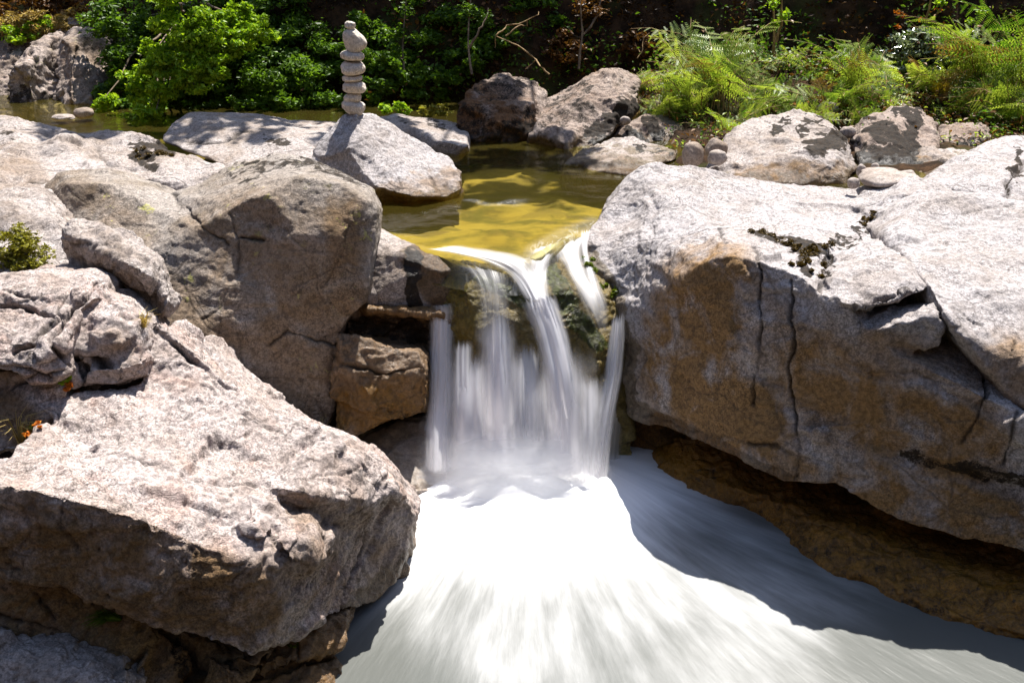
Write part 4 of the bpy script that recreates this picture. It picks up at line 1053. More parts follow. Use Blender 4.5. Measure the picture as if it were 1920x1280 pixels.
# falling columns
def column(top, bot, vt, vb, Y, dens, fi=.06, e=.45, bow=0.0):
    """a soft column: top and bottom pixel spans"""
    if top[0] > 815:
        Y -= .22
    ym, yb = Y - .20, Y - (.33 if top[0] > 815 else .52)
    ut, ub = top, bot
    um = (ut[0] * .45 + ub[0] * .55 - bow, ut[1] * .45 + ub[1] * .55 + bow)
    stream([(ut[0], vt, Y + .01), (um[0], (vt + vb) / 2, ym), (ub[0], vb, yb)], [(ut[1], vt - 4, Y), (um[1], (vt + vb) / 2, ym - .01), (ub[1], vb, yb - .01)], dens, edge=e, fade_in=fi)


column((804, 856), (792, 856), 590, 885, 6.0, .95, .03, .3)
column((806, 850), (800, 846), 592, 885, 5.98, .8, .03, .5)
column((846, 890), (836, 896), 636, 885, 5.97, .85, .08)
column((852, 930), (845, 935), 655, 888, 5.94, .7, .25, .3)
column((1020, 1100), (1020, 1110), 640, 890, 5.90, .6, .35, .35)
column((868, 920), (858, 920), 665, 885, 5.96, .8, .14)
column((890, 972), (884, 990), 580, 890, 5.95, 1.0, .2, .5)
column((900, 968), (895, 985), 600, 890, 5.91, 1.0, .2, .5)
column((912, 956), (912, 968), 575, 890, 5.93, .9, .12, .5)
column((860, 985), (850, 990), 680, 890, 5.95, .75, .3, .25)
column((960, 1100), (960, 1110), 690, 890, 5.95, .7, .3, .25)
column((930, 1000), (925, 1005), 650, 890, 5.93, .8, .2)
column((958, 1020), (958, 1030), 640, 890, 5.94, .8, .15)
column((1000, 1060), (1000, 1070), 660, 890, 5.95, .55, .25)
stream([(972, 560, 5.83), (1000, 640, 5.68), (1018, 740, 5.54), (1022, 890, 5.40)], [(1044, 552, 5.82), (1074, 640, 5.67), (1090, 740, 5.53), (1096, 890, 5.40)], 1.0, edge=.35, fade_in=.03)
stream([(1000, 552, 5.81), (1028, 640, 5.66), (1052, 740, 5.52), (1060, 890, 5.38)], [(1042, 550, 5.80), (1068, 640, 5.65), (1084, 740, 5.51), (1092, 890, 5.38)], 1.0, edge=.4, fade_in=.03)
column((1072, 1140), (1075, 1130), 700, 905, 5.92, .8, .15)
stream([(1146, 588, 5.9), (1134, 680, 5.78), (1114, 790, 5.62), (1096, 925, 5.46)], [(1174, 583, 5.94), (1170, 690, 5.82), (1152, 800, 5.65), (1138, 925, 5.47)], 1.0, edge=.25, fade_in=.06)
stream([(1150, 590, 5.88), (1140, 680, 5.76), (1122, 790, 5.60), (1106, 925, 5.45)], [(1170, 585, 5.92), (1164, 690, 5.80), (1146, 800, 5.63), (1130, 925, 5.45)], .9, edge=.4, fade_in=.06)
stream([(1140, 730, 5.9), (1126, 800, 5.86), (1112, 920, 5.76)], [(1176, 700, 5.98), (1172, 800, 5.94), (1166, 920, 5.86)], .5, edge=.4, fade_in=.2)
stream([(800, 640, 5.95), (795, 760, 5.8), (780, 890, 5.5)], [(1120, 650, 5.74), (1135, 770, 5.66), (1140, 900, 5.5)], .55, m=80, edge=.12, fade_in=.35, name='thin_veil')
stream([(985, 560, 5.82), (1004, 640, 5.66), (1024, 740, 5.51), (1030, 890, 5.37)], [(1042, 553, 5.80), (1070, 640, 5.64), (1086, 740, 5.49), (1092, 890, 5.37)], .9, edge=.4, fade_in=.08)
stream([(800, 700, 5.99), (785, 800, 5.8), (770, 890, 5.56)], [(1110, 720, 5.9), (1130, 800, 5.74), (1140, 900, 5.5)], .55, m=80, edge=.15, fade_in=.5, name='thin_veil')
stream([(785, 790, 5.74), (768, 850, 5.6), (748, 905, 5.46)], [(1150, 800, 5.72), (1150, 850, 5.58), (1150, 920, 5.42)], .75, m=80, edge=.2, fade_in=.8, fade_out=.02, name='spray')
k = NT('mist')
M['mist'] = k.done(k.n('MixShader', {0: k.attr('dens'), 1: k.n('BsdfTransparent'), 2: k.n('MixShader', {0: .5, 1: k.n('BsdfDiffuse', {'Color': (.93, .93, .95, 1)}), 2: k.n('BsdfTranslucent', {'Color': (.95, .95, .96, 1)})})}))
for i, (u0, u1, vt, vb, Y, dn_) in enumerate([(760, 1150, 775, 905, 5.42, .85), (775, 1140, 795, 915, 5.34, .85), (735, 1165, 825, 930, 5.22, .65), (760, 1160, 840, 945, 5.12, .6), (760, 1170, 860, 955, 5.02, .5)]):
    o_ = stream([(u0 + 30, vt, Y + .06), (u0 + 10, (vt + vb) / 2, Y), (u0, vb, Y - .05)], [(u1 - 10, vt, Y + .06), (u1, (vt + vb) / 2, Y), (u1, vb, Y - .05)], dn_, m=60, edge=.4, fade_in=.75, fade_out=.6, bulge=.08, name='mist')
    o_.data.materials.clear()
    o_.data.materials.append(M['mist'])
# splash dome where the side trickle leaves its ledge
stream([(790, 575, 6.06), (806, 572, 6.02), (806, 600, 5.99)], [(858, 565, 6.03), (858, 568, 5.98), (856, 600, 5.96)], .7, n=30, edge=.5, fade_in=.7, fade_out=.1, name='spray')

# ------------------------------------------------------------------ vegetation
def leaf_material(name, a, b, gloss=.25, trans=.45, rough=.45):
    k = NT(name)
    t = k.attr('tint')
    c = k.mix(t, a, b)
    c2 = k.mix(t, tuple(min(1, x * 1.25) for x in (a[0], a[1], a[2] * .5)), tuple(min(1, x * 1.25) for x in (b[0], b[1], b[2] * .5)))
    df = k.n('BsdfPrincipled', {'Base Color': c, 'Roughness': rough, 'Specular IOR Level': gloss})
    tl = k.n('BsdfTranslucent', {'Color': c2})
    return k.done(k.n('MixShader', {0: trans, 1: df, 2: tl}))


M['bright_leaf'] = leaf_material('bright_leaf', (.13, .26, .012), (.36, .50, .03))
M['dark_leaf'] = leaf_material('dark_leaf', (.03, .07, .008), (.13, .24, .02))
M['fern_leaf'] = leaf_material('fern_leaf', (.07, .17, .008), (.42, .50, .09), gloss=.5)
M['dead_fern'] = leaf_material('dead_fern', (.12, .06, .015), (.34, .22, .07), trans=.3)
M['yellow_fern'] = leaf_material('yellow_fern', (.42, .30, .02), (.50, .42, .05))
M['pale_leaf'] = leaf_material('pale_leaf', (.10, .15, .06), (.34, .38, .26), gloss=1.0, rough=.22, trans=.15)
M['brown_leaf'] = leaf_material('brown_leaf', (.05, .024, .008), (.20, .09, .022), trans=.3)
M['orange_leaf'] = leaf_material('orange_leaf', (.42, .09, .01), (.60, .24, .03), trans=.3)
M['heather'] = leaf_material('heather', (.12, .10, .015), (.34, .33, .04), trans=.3)
M['straw'] = leaf_material('straw', (.30, .20, .06), (.52, .40, .15), trans=.3)
M['moss_leaf'] = leaf_material('moss_leaf', (.030, .018, .004), (.12, .075, .012), trans=.2)
M['green_moss'] = leaf_material('green_moss', (.04, .06, .004), (.20, .26, .012), trans=.3)
M['grass_leaf'] = leaf_material('grass_leaf', (.05, .10, .008), (.14, .22, .02), trans=.3)
k = NT('bark')
tc = k.n('TexCoord').outputs['Object']
n_ = k.noise(k.n('Mapping', {'Vector': tc, 'Scale': (1, 1, .25)}).outputs[0], 24, 5, .7)
M['bark'] = k.done(k.n('BsdfPrincipled', {'Base Color': k.mix(k.ramp(n_, .35, .65), (.07, .045, .028), (.23, .17, .11)), 'Roughness': .9, 'Normal': k.n('Bump', {'Strength': .6, 'Distance': .01, 'Height': n_}).outputs[0]}))
k = NT('dry_twig')
tc = k.n('TexCoord').outputs['Object']
M['twig'] = k.done(k.n('BsdfPrincipled', {'Base Color': k.mix(k.ramp(k.noise(tc, 30, 4), .35, .65), (.17, .10, .035), (.34, .22, .09)), 'Roughness': .8}))

RS = np.random.RandomState(21)


def unit(v):
    return v / (np.linalg.norm(v, axis=1)[:, None] + 1e-9)


def leaves(name, pts, size, mat, parent=None, up=.5, aspect=.5, tint=None, org=(0, 0, 0), droop=0.0, fold=.15):
    n = len(pts)
    size = size * RS.uniform(.45, 1.45, n)[:, None]
    d = RS.normal(size=(n, 3))
    d[:, 2] = d[:, 2] * .5 - droop
    d = unit(d)
    nm = RS.normal(size=(n, 3)) * (1 - up)
    nm[:, 2] += up
    sd = unit(np.cross(d, nm))
    nm = unit(np.cross(sd, d))
    a = pts - d * size * .5
    tip = pts + d * size * .5
    l = pts + sd * size * aspect * .5 + nm * size * fold - d * size * .05
    r_ = pts - sd * size * aspect * .5 + nm * size * fold - d * size * .05
    v = np.stack([a, l, tip, r_], 1).reshape(-1, 3) - np.array(org)
    i = np.arange(n) * 4
    fc = np.concatenate([np.stack([i, i + 1, i + 2], 1), np.stack([i, i + 2, i + 3], 1)])
    t = RS.uniform(0, 1, n) if tint is None else np.clip(tint + RS.normal(size=n) * .2, 0, 1)
    return add(name, make_mesh(name, v, fc, M[mat], False, None, {'tint': np.repeat(t, 4)}), parent)


def blob_points(c, r, n, shell=.35, squash=(1, 1, .8)):
    d = unit(RS.normal(size=(n, 3)))
    rr = RS.uniform(shell, 1, n) ** .6
    nz = 1 + .45 * fbm(d * 1.7 + np.array(c)[None, :], 3, 3)
    return np.array(c) + d * (rr * nz)[:, None] * r * np.array(squash)


def clumps(c, r, nsub, nleaf, squash=(1, 1, .8), sub=.38):
    """points of leafy sprays: small clumps scattered in a bigger one, with gaps between"""
    cs = blob_points(c, r, nsub, .3, squash)
    return np.concatenate([blob_points(q, r * sub * RS.uniform(.6, 1.3), max(3, int(nleaf / nsub * RS.uniform(.5, 1.5))), .1, (1, 1, .6)) for q in cs])


def tube(pts, rad, seg=7):
    pts = [Vector(p) for p in pts]
    V, Fc = [], []
    for i, p in enumerate(pts):
        t = (pts[min(i + 1, len(pts) - 1)] - pts[max(i - 1, 0)]).normalized()
        a = t.orthogonal().normalized()
        b = t.cross(a)
        r_ = rad[i] if hasattr(rad, '__len__') else rad
        for j in range(seg):
            an = 2 * math.pi * j / seg
            V.append(p + (a * math.cos(an) + b * math.sin(an)) * r_)
    for i in range(len(pts) - 1):
        for j in range(seg):
            Fc.append((i * seg + j, i * seg + (j + 1) % seg, (i + 1) * seg + (j + 1) % seg, (i + 1) * seg + j))
    return V, Fc


def tubes(name, lst, mat, parent=None, org=(0, 0, 0)):
    V, Fc = [], []
    for pts, rad in lst:
        v, f = tube(pts, rad)
        o = len(V)
        V += [x - Vector(org) for x in v]
        Fc += [tuple(o + i for i in q) for q in f]
    return add(name, make_mesh(name, np.array([x[:] for x in V]), Fc, M[mat], True), parent)


def wig(a, b, n=8, amp=.03):
    a, b = Vector(a), Vector(b)
    out = []
    off = Vector((0, 0, 0))
    for i in range(n):
        t = i / (n - 1)
        if 0 < i:
            off += Vector(RS.normal(size=3) * amp / n ** .5)
        out.append(a.lerp(b, t) + off)
    return out


def ground(x, y):
    return float(bank_height(np.array([[x, y, 0.0]]))[0])


# --- tall trees on the far bank: their crowns hang above the picture and shade the slope
def forest_tree(x, y, crowns, label, n=5200, size=.16):
    g = ground(x, y) - .1
    t = thing('forest_tree', label, 'tree', (x, y, g), 'tall trees shading the far bank')
    o = (x, y, g)
    top = max(c[2] for c in crowns)
    lst = [(wig((x, y, g), (x, y, top), 9, .12), list(np.linspace(.13, .04, 9)))]
    for c in crowns:
        lst.append((wig((x, y, g + (c[2] - g) * .72), c[:3], 6, .1), list(np.linspace(.05, .012, 6))))
    tubes('trunk', lst, 'bark', t, o)
    pts = np.concatenate([clumps(c[:3], c[3], 26, n // len(crowns), (1, 1, .55), .34) for c in crowns])
    leaves('crown', pts, size, 'dark_leaf', t, .5, .55, None, o)


H = 5.6
FT = [(-6.6, 18.0, [(-5.9, 17.8, H + 1.6, 1.3), (-7.4, 17.6, H + 1.4, 1.2), (-6.5, 18.6, H + 2.5, 1.2)], 'tall tree above the cliff at the far left'),
      (-2.9, 15.6, [(-3.2, 15.4, H, 1.1), (-2.4, 15.0, H + .2, 1.2), (-3.0, 16.2, H + 1.2, 1.3)], 'tall tree behind the bright hanging tree'),
      (-1.2, 15.2, [(-1.7, 14.8, H, 1.25), (-.6, 14.7, H + .2, 1.2), (-1.0, 15.8, H + 1.2, 1.3), (-2.1, 14.2, H - .2, .8), (-2.3, 11.5, H - .1, .75), (-1.4, 11.7, H - .1, .75), (-.2, 11.7, H - .1, .5)], 'tall tree behind the cairn'),  # nearest crowns are unseen boughs, added to dapple the slab and shelf
      (.9, 15.1, [(.5, 14.6, H + .1, 1.2), (1.5, 14.7, H, 1.2), (.9, 15.8, H + 1.2, 1.3), (.5, 11.0, H, .42), (1.3, 11.25, H, .42), (.75, 12.1, H, .36)], 'tall tree behind the mossy boulder'),  # nearest crowns added out of view to shade far pool and mossy boulder
      (3.0, 15.7, [(2.6, 15.3, H + .1, 1.25), (3.6, 15.4, H, 1.2), (3.1, 16.3, H + 1.2, 1.3)], 'tall tree behind the tallest bracken'),
      (5.2, 15.8, [(4.8, 15.4, H, 1.25), (5.9, 15.3, H + .2, 1.3), (5.3, 16.3, H + 1.2, 1.3)], 'tall tree behind the pale leaved shrub'),
      (7.6, 15.6, [(7.1, 15.3, H + .1, 1.3), (8.2, 15.2, H, 1.3), (7.6, 16.3, H + 1.2, 1.3)], 'tall tree above the right edge of the bank')]
for q in FT:
    forest_tree(*q)


# --- leafy trees and bushes hanging over the far water
def bush(name, label, cat, spots, mat, n, size, group=None, base=None, up=.45, aspect=.5, tint=None, nsub=14, stems=True, droop=0.0, sub=.4):
    """spots: (u, v, Y, radius in photo pixels)"""
    cs = []
    for u, v, Y, r in spots:
        c = P(u, v, Y)
        cs.append((c, r * (P(u + 1, v, Y) - c).length))
    if base is None:
        bx = sum(c.x for c, _ in cs) / len(cs)
        by = max(c.y for c, _ in cs) + .1
        base = (bx, by, min(ground(bx, by), min(c.z for c, _ in cs)))
    t = thing(name, label, cat, base, group)
    tot = sum(r * r for _, r in cs)
    pts = np.concatenate([clumps(c[:], r, nsub, n * r * r / tot, (1, .8, .85), sub) for c, r in cs])
    leaves('foliage', pts, size, mat, t, up, aspect, tint, base, droop)
    if stems:
        tubes('stem', [(wig(base, c, 7, .08), list(np.linspace(.022, .005, 7))) for c, _ in cs], 'bark', t, base)
    return t


bush('hanging_tree', 'bright yellow green tree with sunlit sprays hanging over the far left water', 'tree',
     [(335, 25, 10.6, 56), (385, 60, 10.5, 46), (440, 75, 10.6, 34), (360, 150, 10.3, 36), (310, 160, 10.3, 30), (250, 150, 10.6, 26), (480, 55, 10.7, 34), (270, 215, 10.2, 26), (410, 130, 10.4, 30), (200, 195, 10.7, 24), (410, 85, 10.6, 36), (300, 120, 10.5, 40), (345, 118, 10.4, 36), (385, 115, 10.5, 34), (280, 190, 10.5, 32), (295, 95, 10.6, 34), (440, 30, 10.8, 34), (455, 45, 10.8, 30)],
     'bright_leaf', 21000, .05, None, (-3.6, 12.2, .9), nsub=22, droop=.5)
bush('leafy_tree', 'dark green leafy tree filling the bank behind the bright hanging tree', 'tree',
     [(230, 40, 11.6, 70), (260, 110, 11.4, 70), (220, 180, 11.2, 50), (340, 170, 11.2, 75), (420, 140, 11.3, 80), (470, 90, 11.5, 80), (520, 30, 11.8, 80), (430, 15, 11.7, 70), (390, 200, 11.0, 50), (300, 215, 10.9, 46), (250, 215, 10.9, 40), (320, 60, 11.6, 60)],
     'dark_leaf', 26000, .06, None, (-3.2, 12.6, 1.0), nsub=26)
bush('leafy_bush', 'dark green bush at the water behind the shaded slab, left of the cairn', 'bush',
     [(500, 170, 11.0, 56), (560, 150, 11.2, 60), (540, 205, 10.8, 40), (600, 195, 11.0, 46), (470, 205, 10.8, 36), (620, 120, 11.5, 60)], 'dark_leaf', 13000, .055, None, None, tint=.65, nsub=20)
bush('leafy_bush', 'dim green bush just right of the cairn stones', 'bush', [(720, 110, 11.4, 56), (760, 150, 11.3, 48), (810, 90, 11.8, 56), (840, 150, 11.4, 40), (705, 170, 11.1, 30), (800, 40, 12.0, 60), (690, 60, 11.8, 50)], 'dark_leaf', 12000, .055, None, None, tint=.65, nsub=16)
bush('low_bush', 'tiny yellow green plants on the shelf right of the cairn boulder', 'plant', [(722, 204, 9.7, 14), (745, 200, 9.7, 12), (760, 208, 9.7, 10)], 'bright_leaf', 300, .05, None, None, stems=False)
bush('low_bush', 'brownish low plants at the foot of the dark bank, left of the mossy boulder', 'plant', [(805, 210, 9.8, 16), (830, 205, 9.9, 14)], 'heather', 300, .05, None, None, stems=False)
bush('cliff_grass', 'orange dry grass and heather on top of the far left cliff', 'grass', [(60, 52, 12.4, 34), (100, 45, 12.5, 30), (150, 34, 12.7, 26), (20, 50, 12.5, 30)], 'straw', 3200, .09, None, None, up=.1, aspect=.12, stems=False)
bush('cliff_bush', 'pale green plants on the ledge of the far left cliff', 'bush', [(25, 70, 12.2, 26), (55, 62, 12.3, 20), (85, 48, 12.4, 20)], 'bright_leaf', 1000, .05, None, None, stems=False)
bush('dark_shrub', 'dark shrub above the far left cliff', 'shrub', [(40, 10, 13.0, 60), (120, 8, 13.2, 60), (190, 15, 12.8, 40)], 'brown_leaf', 4000, .07, None, None)

for lb, sp, mt, nn in [('dim shrub hanging at the top of the dark bank, above the mossy boulder', [(860, 30, 12.0, 60), (930, 70, 11.7, 46), (1000, 30, 12.0, 60), (880, 110, 11.4, 36)], 'dark_leaf', 4200),
                       ('dim brown shrub on the dark bank, left of the tallest bracken', [(1100, 40, 12.0, 60), (1170, 30, 12.1, 50), (1060, 90, 11.6, 40), (1200, 80, 11.6, 34)], 'brown_leaf', 3600),
                       ('dark shrub behind the twin sapling', [(1400, 20, 12.2, 60), (1480, 60, 11.9, 46), (1540, 20, 12.2, 60), (1330, 30, 12.1, 50)], 'dark_leaf', 3800),
                       ('russet shrub at the top of the bank above the pale leaved shrub', [(1620, 40, 12.2, 60), (1700, 20, 12.2, 50), (1600, 90, 11.8, 34)], 'brown_leaf', 3000),
                       ('dark shrub in the top right corner', [(1820, 20, 12.0, 60), (1900, 40, 11.8, 60), (1880, 90, 11.4, 40)], 'dark_leaf', 3600)]:
    bush('dim_shrub', lb, 'shrub', sp, mt, nn * 2, .06, 'dim shrubs along the top of the bank', None, nsub=22)
# undergrowth nobody could count, all over the steep bank
n = 42000
ux = RS.uniform(-7.5, 8.5, n)
uy = RS.uniform(10.6, 13.4, n)
pp = np.stack([ux, uy, np.zeros(n)], 1)
pp[:, 2] = bank_height(pp) + RS.exponential(.09, n)
keep = (pp[:, 2] > .06) & (fbm(pp * 1.4, 301, 3) > -.25)
pp = pp[keep]
tn = smooth01(fbm(pp * 2.0, 311, 3), -.1, .5)
leaves('undergrowth', pp, .055, 'brown_leaf', None, .3, .5, tn)['kind'] = 'stuff'
sel = pp[(fbm(pp * 1.1 + 5, 317, 3) > .12)]
sel = np.concatenate([sel + RS.normal(size=sel.shape) * .06, sel + RS.normal(size=sel.shape) * .12])
leaves('undergrowth', sel, .05, 'dark_leaf', None, .4, .5)['kind'] = 'stuff'


n = 9000
ux = RS.uniform(1.3, 6.0, n)
uy = RS.uniform(8.9, 11.3, n)
pp = np.stack([ux, uy, np.zeros(n)], 1)
pp[:, 2] = bank_height(pp) + RS.exponential(.05, n)
pp = pp[fbm(pp * 1.7, 341, 3) > -.05]
leaves('ground_cover', pp, .05, 'fern_leaf', None, .4, .35, smooth01(fbm(pp * 2.2, 351, 3), -.5, .5))['kind'] = 'stuff'
leaves('leaf_litter', pp + RS.normal(size=pp.shape) * .1 * np.array([1, 1, .2]), .05, 'brown_leaf', None, .7, .5)['kind'] = 'stuff'

# --- bracken
def frond_quads(base, az, L, rise, out, roll):
    """one bracken frond: rachis and leaflets; returns leaflet quads"""
    hd = np.array([math.sin(az), math.cos(az), 0])
    sd = np.array([math.cos(az), -math.sin(az), 0])
    up = np.array([0, 0, 1.0])
    sd = sd * math.cos(roll) + up * math.sin(roll)
    t = np.linspace(0, 1, 15)
    rach = np.array(base) + L * (hd[None] * (out * t ** 1.5)[:, None] + up[None] * (rise * (t - .48 * t ** 2.2))[:, None])
    rach = rach + np.cumsum(RS.normal(size=(15, 3)) * .009, axis=0) + sd[None] * (RS.normal() * .16 * L * t ** 2)[:, None]
    tang = unit(np.gradient(rach, axis=0))
    Q = []
    for i in range(4, 15):
        tt = t[i]
        pl = L * .34 * (1 - ((tt - .30) / .72) ** 1.3 if tt > .30 else 1) * RS.uniform(.85, 1.1)
        if pl < .02:
            continue
        for s in (-1, 1):
            if RS.rand() < .12:
                continue
            pd = sd * s * .86 + tang[i] * .5 + np.array([0, 0, -.12])
            pd /= np.linalg.norm(pd)
            pd = pd + RS.normal(size=3) * .12
            pd /= np.linalg.norm(pd)
            nr = np.cross(tang[i], pd)
            nr /= np.linalg.norm(nr) + 1e-9
            mid_ = rach[i] + pd * pl * .5 + up * (-.025 * pl)
            end_ = rach[i] + pd * pl + up * (-.10 * pl)
            w_ = tang[i] * .0013
            Q.append((rach[i] - w_, rach[i] + w_, mid_ + w_, mid_ - w_))
            Q.append((mid_ - w_, mid_ + w_, end_ + w_ * .5, end_ - w_ * .5))
            m = 10
            for j in range(m):
                x = (j + .6) / m
                c = rach[i] + pd * pl * x + up * (-.10 * pl * x * x)
                ll = pl * .17 * (1 - x * .82) + .005
                wd = pl / m * .42
                for q in (-1, 1):
                    ld = np.cross(nr, pd) * q + pd * .45
                    ld /= np.linalg.norm(ld)
                    Q.append((c - pd * wd * .5, c + pd * wd * .5, c + ld * ll + pd * wd * .35, c + ld * ll - pd * wd * .1))
    for i in range(14):
        w_ = sd * .0022
        Q.append((rach[i] - w_, rach[i] + w_, rach[i + 1] + w_, rach[i + 1] - w_))
    return rach, Q


def bracken(u, v, Y, label, L=.8, nf=10, az0=0, spread_=2.6, mat='fern_leaf', rise=1.1, out=.75):
    b = P(u, v, Y)
    t = thing('bracken', label, 'fern', b, 'bracken ferns on the right bank')
    st_ = []
    nf = int(nf * 1.7)
    L *= .86 if u < 1480 else 1.1
    for i in range(nf):
        az = az0 + (i / max(1, nf - 1) - .5) * spread_ + RS.normal() * .15
        bb = b + Vector((RS.normal() * .06, RS.normal() * .06, 0))
        r_, q = frond_quads(bb[:], az, L * RS.uniform(.5, 1.15), rise * RS.uniform(.6, 1.15), out * RS.uniform(.5, 1.3), RS.normal() * .6)
        dead = RS.rand() < .07
        V = np.array(q).reshape(-1, 3) - np.array(b)
        k4 = np.arange(len(q)) * 4
        tint = np.clip(RS.normal(size=len(q)) * .18 + .55 + RS.choice([-.45, -.2, 0, .1, .3]) + .3 * fbm(V[::4] * 3, 5, 2), 0, 1)
        fo = add('frond', make_mesh('frond', V, np.stack([k4, k4 + 1, k4 + 2, k4 + 3], 1), M['dead_fern' if dead else mat], False, None, {'tint': np.repeat(tint, 4)}), t)
        if dead:
            fo['label'] = 'brown dead frond'
        st_.append(([Vector(x) for x in r_[::2]], list(np.linspace(.006, .002, 8))))
    tubes('stem', st_, 'twig', t, b)


PI = math.pi
bracken(1300, 225, 10.0, 'tall bracken left of the group, its fronds fanned over the mossy boulders', .95, 12, -PI * .55, 2.8, rise=1.35)
bracken(1350, 205, 10.2, 'tallest bracken in the middle of the big left clump', 1.05, 17, -PI * .25, 5.0, rise=1.4)
bracken(1260, 235, 9.9, 'low bracken leaning over the leaning boulder', .75, 10, -PI * .6, 2.6, rise=.8)
bracken(1410, 215, 10.1, 'bracken at the right side of the big left clump', .85, 11, PI * .5, 3.4, rise=1.0)
bracken(1350, 262, 9.5, 'bracken drooping in front of the big left clump', .62, 10, PI * .9, 3.6, rise=.75)
bracken(1470, 215, 10.0, 'low bracken behind the broad sunlit boulder', .55, 9, PI * .9, 4.0, rise=.7)
bracken(1560, 212, 10.0, 'bracken between the broad and the spotted boulders', .62, 10, PI * .8, 4.5, rise=.9)
bracken(1610, 190, 10.3, 'bracken standing above the spotted boulder', .75, 11, -PI * .3, 4.5, rise=1.1)
bracken(1600, 235, 9.7, 'small bracken drooping beside the spotted boulder', .45, 8, PI, 3.0, rise=.6)
bracken(1780, 225, 10.1, 'bracken under the yellow fern', .6, 9, PI * .9, 4.0, rise=.8)
bracken(1850, 170, 10.4, 'tall bracken at the right edge, fronds leaning left', 1.0, 12, -PI * .5, 2.8, rise=1.1)
bracken(1925, 190, 10.2, 'tall bracken cut off by the right edge', .95, 12, -PI * .3, 3.6, rise=1.2)
bracken(1880, 245, 9.8, 'dim bracken low at the right edge beside the angular rock', .6, 9, -PI * .6, 3.0, rise=.9)
bracken(1775, 195, 10.2, 'yellowing bracken in front of the pale leaved shrub', .42, 7, -PI * .2, 3.5, 'yellow_fern', rise=1.2, out=.5)
bracken(1540, 175, 10.6, 'faded bracken before the violet rock slope', .5, 8, -PI * .1, 4.0, rise=1.0)

bracken(1220, 175, 10.6, 'bracken leaning left over the crest of the streaked boulder', .6, 9, -PI * .6, 3.0, rise=.9)
bracken(1440, 160, 10.7, 'bracken behind the right of the big left clump', .8, 10, PI * .2, 4.0, rise=1.1)
bracken(1500, 245, 9.6, 'dark low bracken right behind the crest of the broad boulder', .45, 9, PI, 4.0, rise=.7)
bracken(1660, 215, 10.0, 'bracken peeping over the spotted boulder', .5, 9, -PI * .2, 4.5, rise=1.0)
bracken(1720, 180, 10.4, 'bracken in front of the pale leaved shrub', .6, 10, PI, 4.5, rise=.9)
bracken(1800, 185, 10.5, 'bracken behind the yellowing bracken', .7, 10, PI * .1, 4.5, rise=1.1)
bracken(1870, 215, 10.0, 'broad bracken below the tall one at the right edge', .7, 10, -PI * .5, 4.0, rise=.8)
bracken(1935, 245, 9.7, 'bracken drooping over the pale boulder at the right edge', .7, 10, -PI * .6, 3.0, rise=.8)
bracken(1650, 175, 10.7, 'bracken left of the pale leaved shrub', .6, 9, -PI * .4, 4.0, rise=1.0)
bush('pale_shrub', 'shrub with glossy pale leaves glittering in the sun among the ferns', 'shrub', [(1650, 120, 10.8, 26), (1690, 95, 10.8, 40), (1740, 85, 10.8, 38), (1780, 105, 10.8, 34), (1700, 140, 10.7, 36), (1670, 170, 10.6, 26), (1740, 130, 10.7, 36), (1810, 75, 10.9, 20)], 'pale_leaf', 4200, .05, None, None, up=.7, nsub=20)
bush('pale_shrub', 'small glossy leaved shrub behind the bracken at the right edge', 'shrub', [(1830, 140, 10.5, 26), (1850, 165, 10.4, 24)], 'pale_leaf', 700, .05, None, None, up=.7)


# --- saplings and dead branches against the dark
def sapling(label, paths, leafspots, mat='bright_leaf', twig='twig', r=.016, n=160):
    b = P(*paths[0][0])
    t = thing('sapling', label, 'sapling', b, 'saplings in front of the dark bank')
    lst = []
    for pl in paths:
        pts = [P(*q) for q in pl]
        f = []
        for a_, b_ in zip(pts[:-1], pts[1:]):
            f += wig(a_, b_, 5, .015)[:-1]
        f.append(pts[-1])
        lst.append((f, list(np.linspace(r, r * .35, len(f)))))
    tubes('trunk', lst, twig, t, b)
    if leafspots:
        pts = np.concatenate([blob_points(P(u, v, Y)[:], rr * .0055, n // len(leafspots), .1) for u, v, Y, rr in leafspots])
        leaves('crown', pts, .045, mat, t, .5, .5, None, b)


sapling('thin twin sapling rising behind the tallest bracken', [[(1450, 100, 10.7), (1452, 50, 10.7), (1454, -40, 10.7)], [(1455, 80, 10.7), (1466, 50, 10.7), (1466, -40, 10.7)]], [(1448, 10, 10.7, 14), (1470, 30, 10.7, 12), (1452, 45, 10.7, 8)])
sapling('curved sapling above the pale leaved shrub', [[(1730, 70, 10.9), (1742, 20, 10.9), (1748, -40, 10.9)], [(1738, 45, 10.9), (1765, 15, 10.9), (1770, -5, 10.9)]], [(1765, 5, 10.9, 10), (1738, 52, 10.9, 9)])
sapling('sapling with red leaves above the pale leaved shrub', [[(1725, 60, 11.0), (1700, 32, 11.0), (1685, 22, 11.0)]], [(1683, 24, 11.0, 9), (1697, 32, 11.0, 6), (1728, 36, 11.0, 6), (1760, 20, 10.95, 6), (1684, 52, 11.0, 6)], 'orange_leaf', 'twig', .008, 60)
sapling('leaning leafy twig at the upper right', [[(1790, 100, 10.8), (1830, 50, 10.8), (1850, -10, 10.8)]], [(1840, 22, 10.8, 12), (1822, 40, 10.8, 10)], 'bright_leaf', 'twig', .008, 90)
sapling('slim brown sapling trunk on the dark bank, above the mossy boulder', [[(885, 140, 10.9), (878, 70, 11.1), (884, -40, 11.3)], [(880, 90, 11.05), (905, 50, 11.1), (915, 15, 11.2)]], [(905, 30, 11.2, 18), (878, 20, 11.2, 20)], 'dark_leaf', 'bark', .014, 220)
sapling('slim dark sapling trunk rising behind the streaked boulder', [[(1085, 130, 11.2), (1092, 60, 11.3), (1080, -40, 11.4)], [(1090, 70, 11.3), (1120, 30, 11.4), (1128, -20, 11.5)]], [(1120, 20, 11.4, 18), (1085, 10, 11.4, 16)], 'brown_leaf', 'bark', .015, 200)
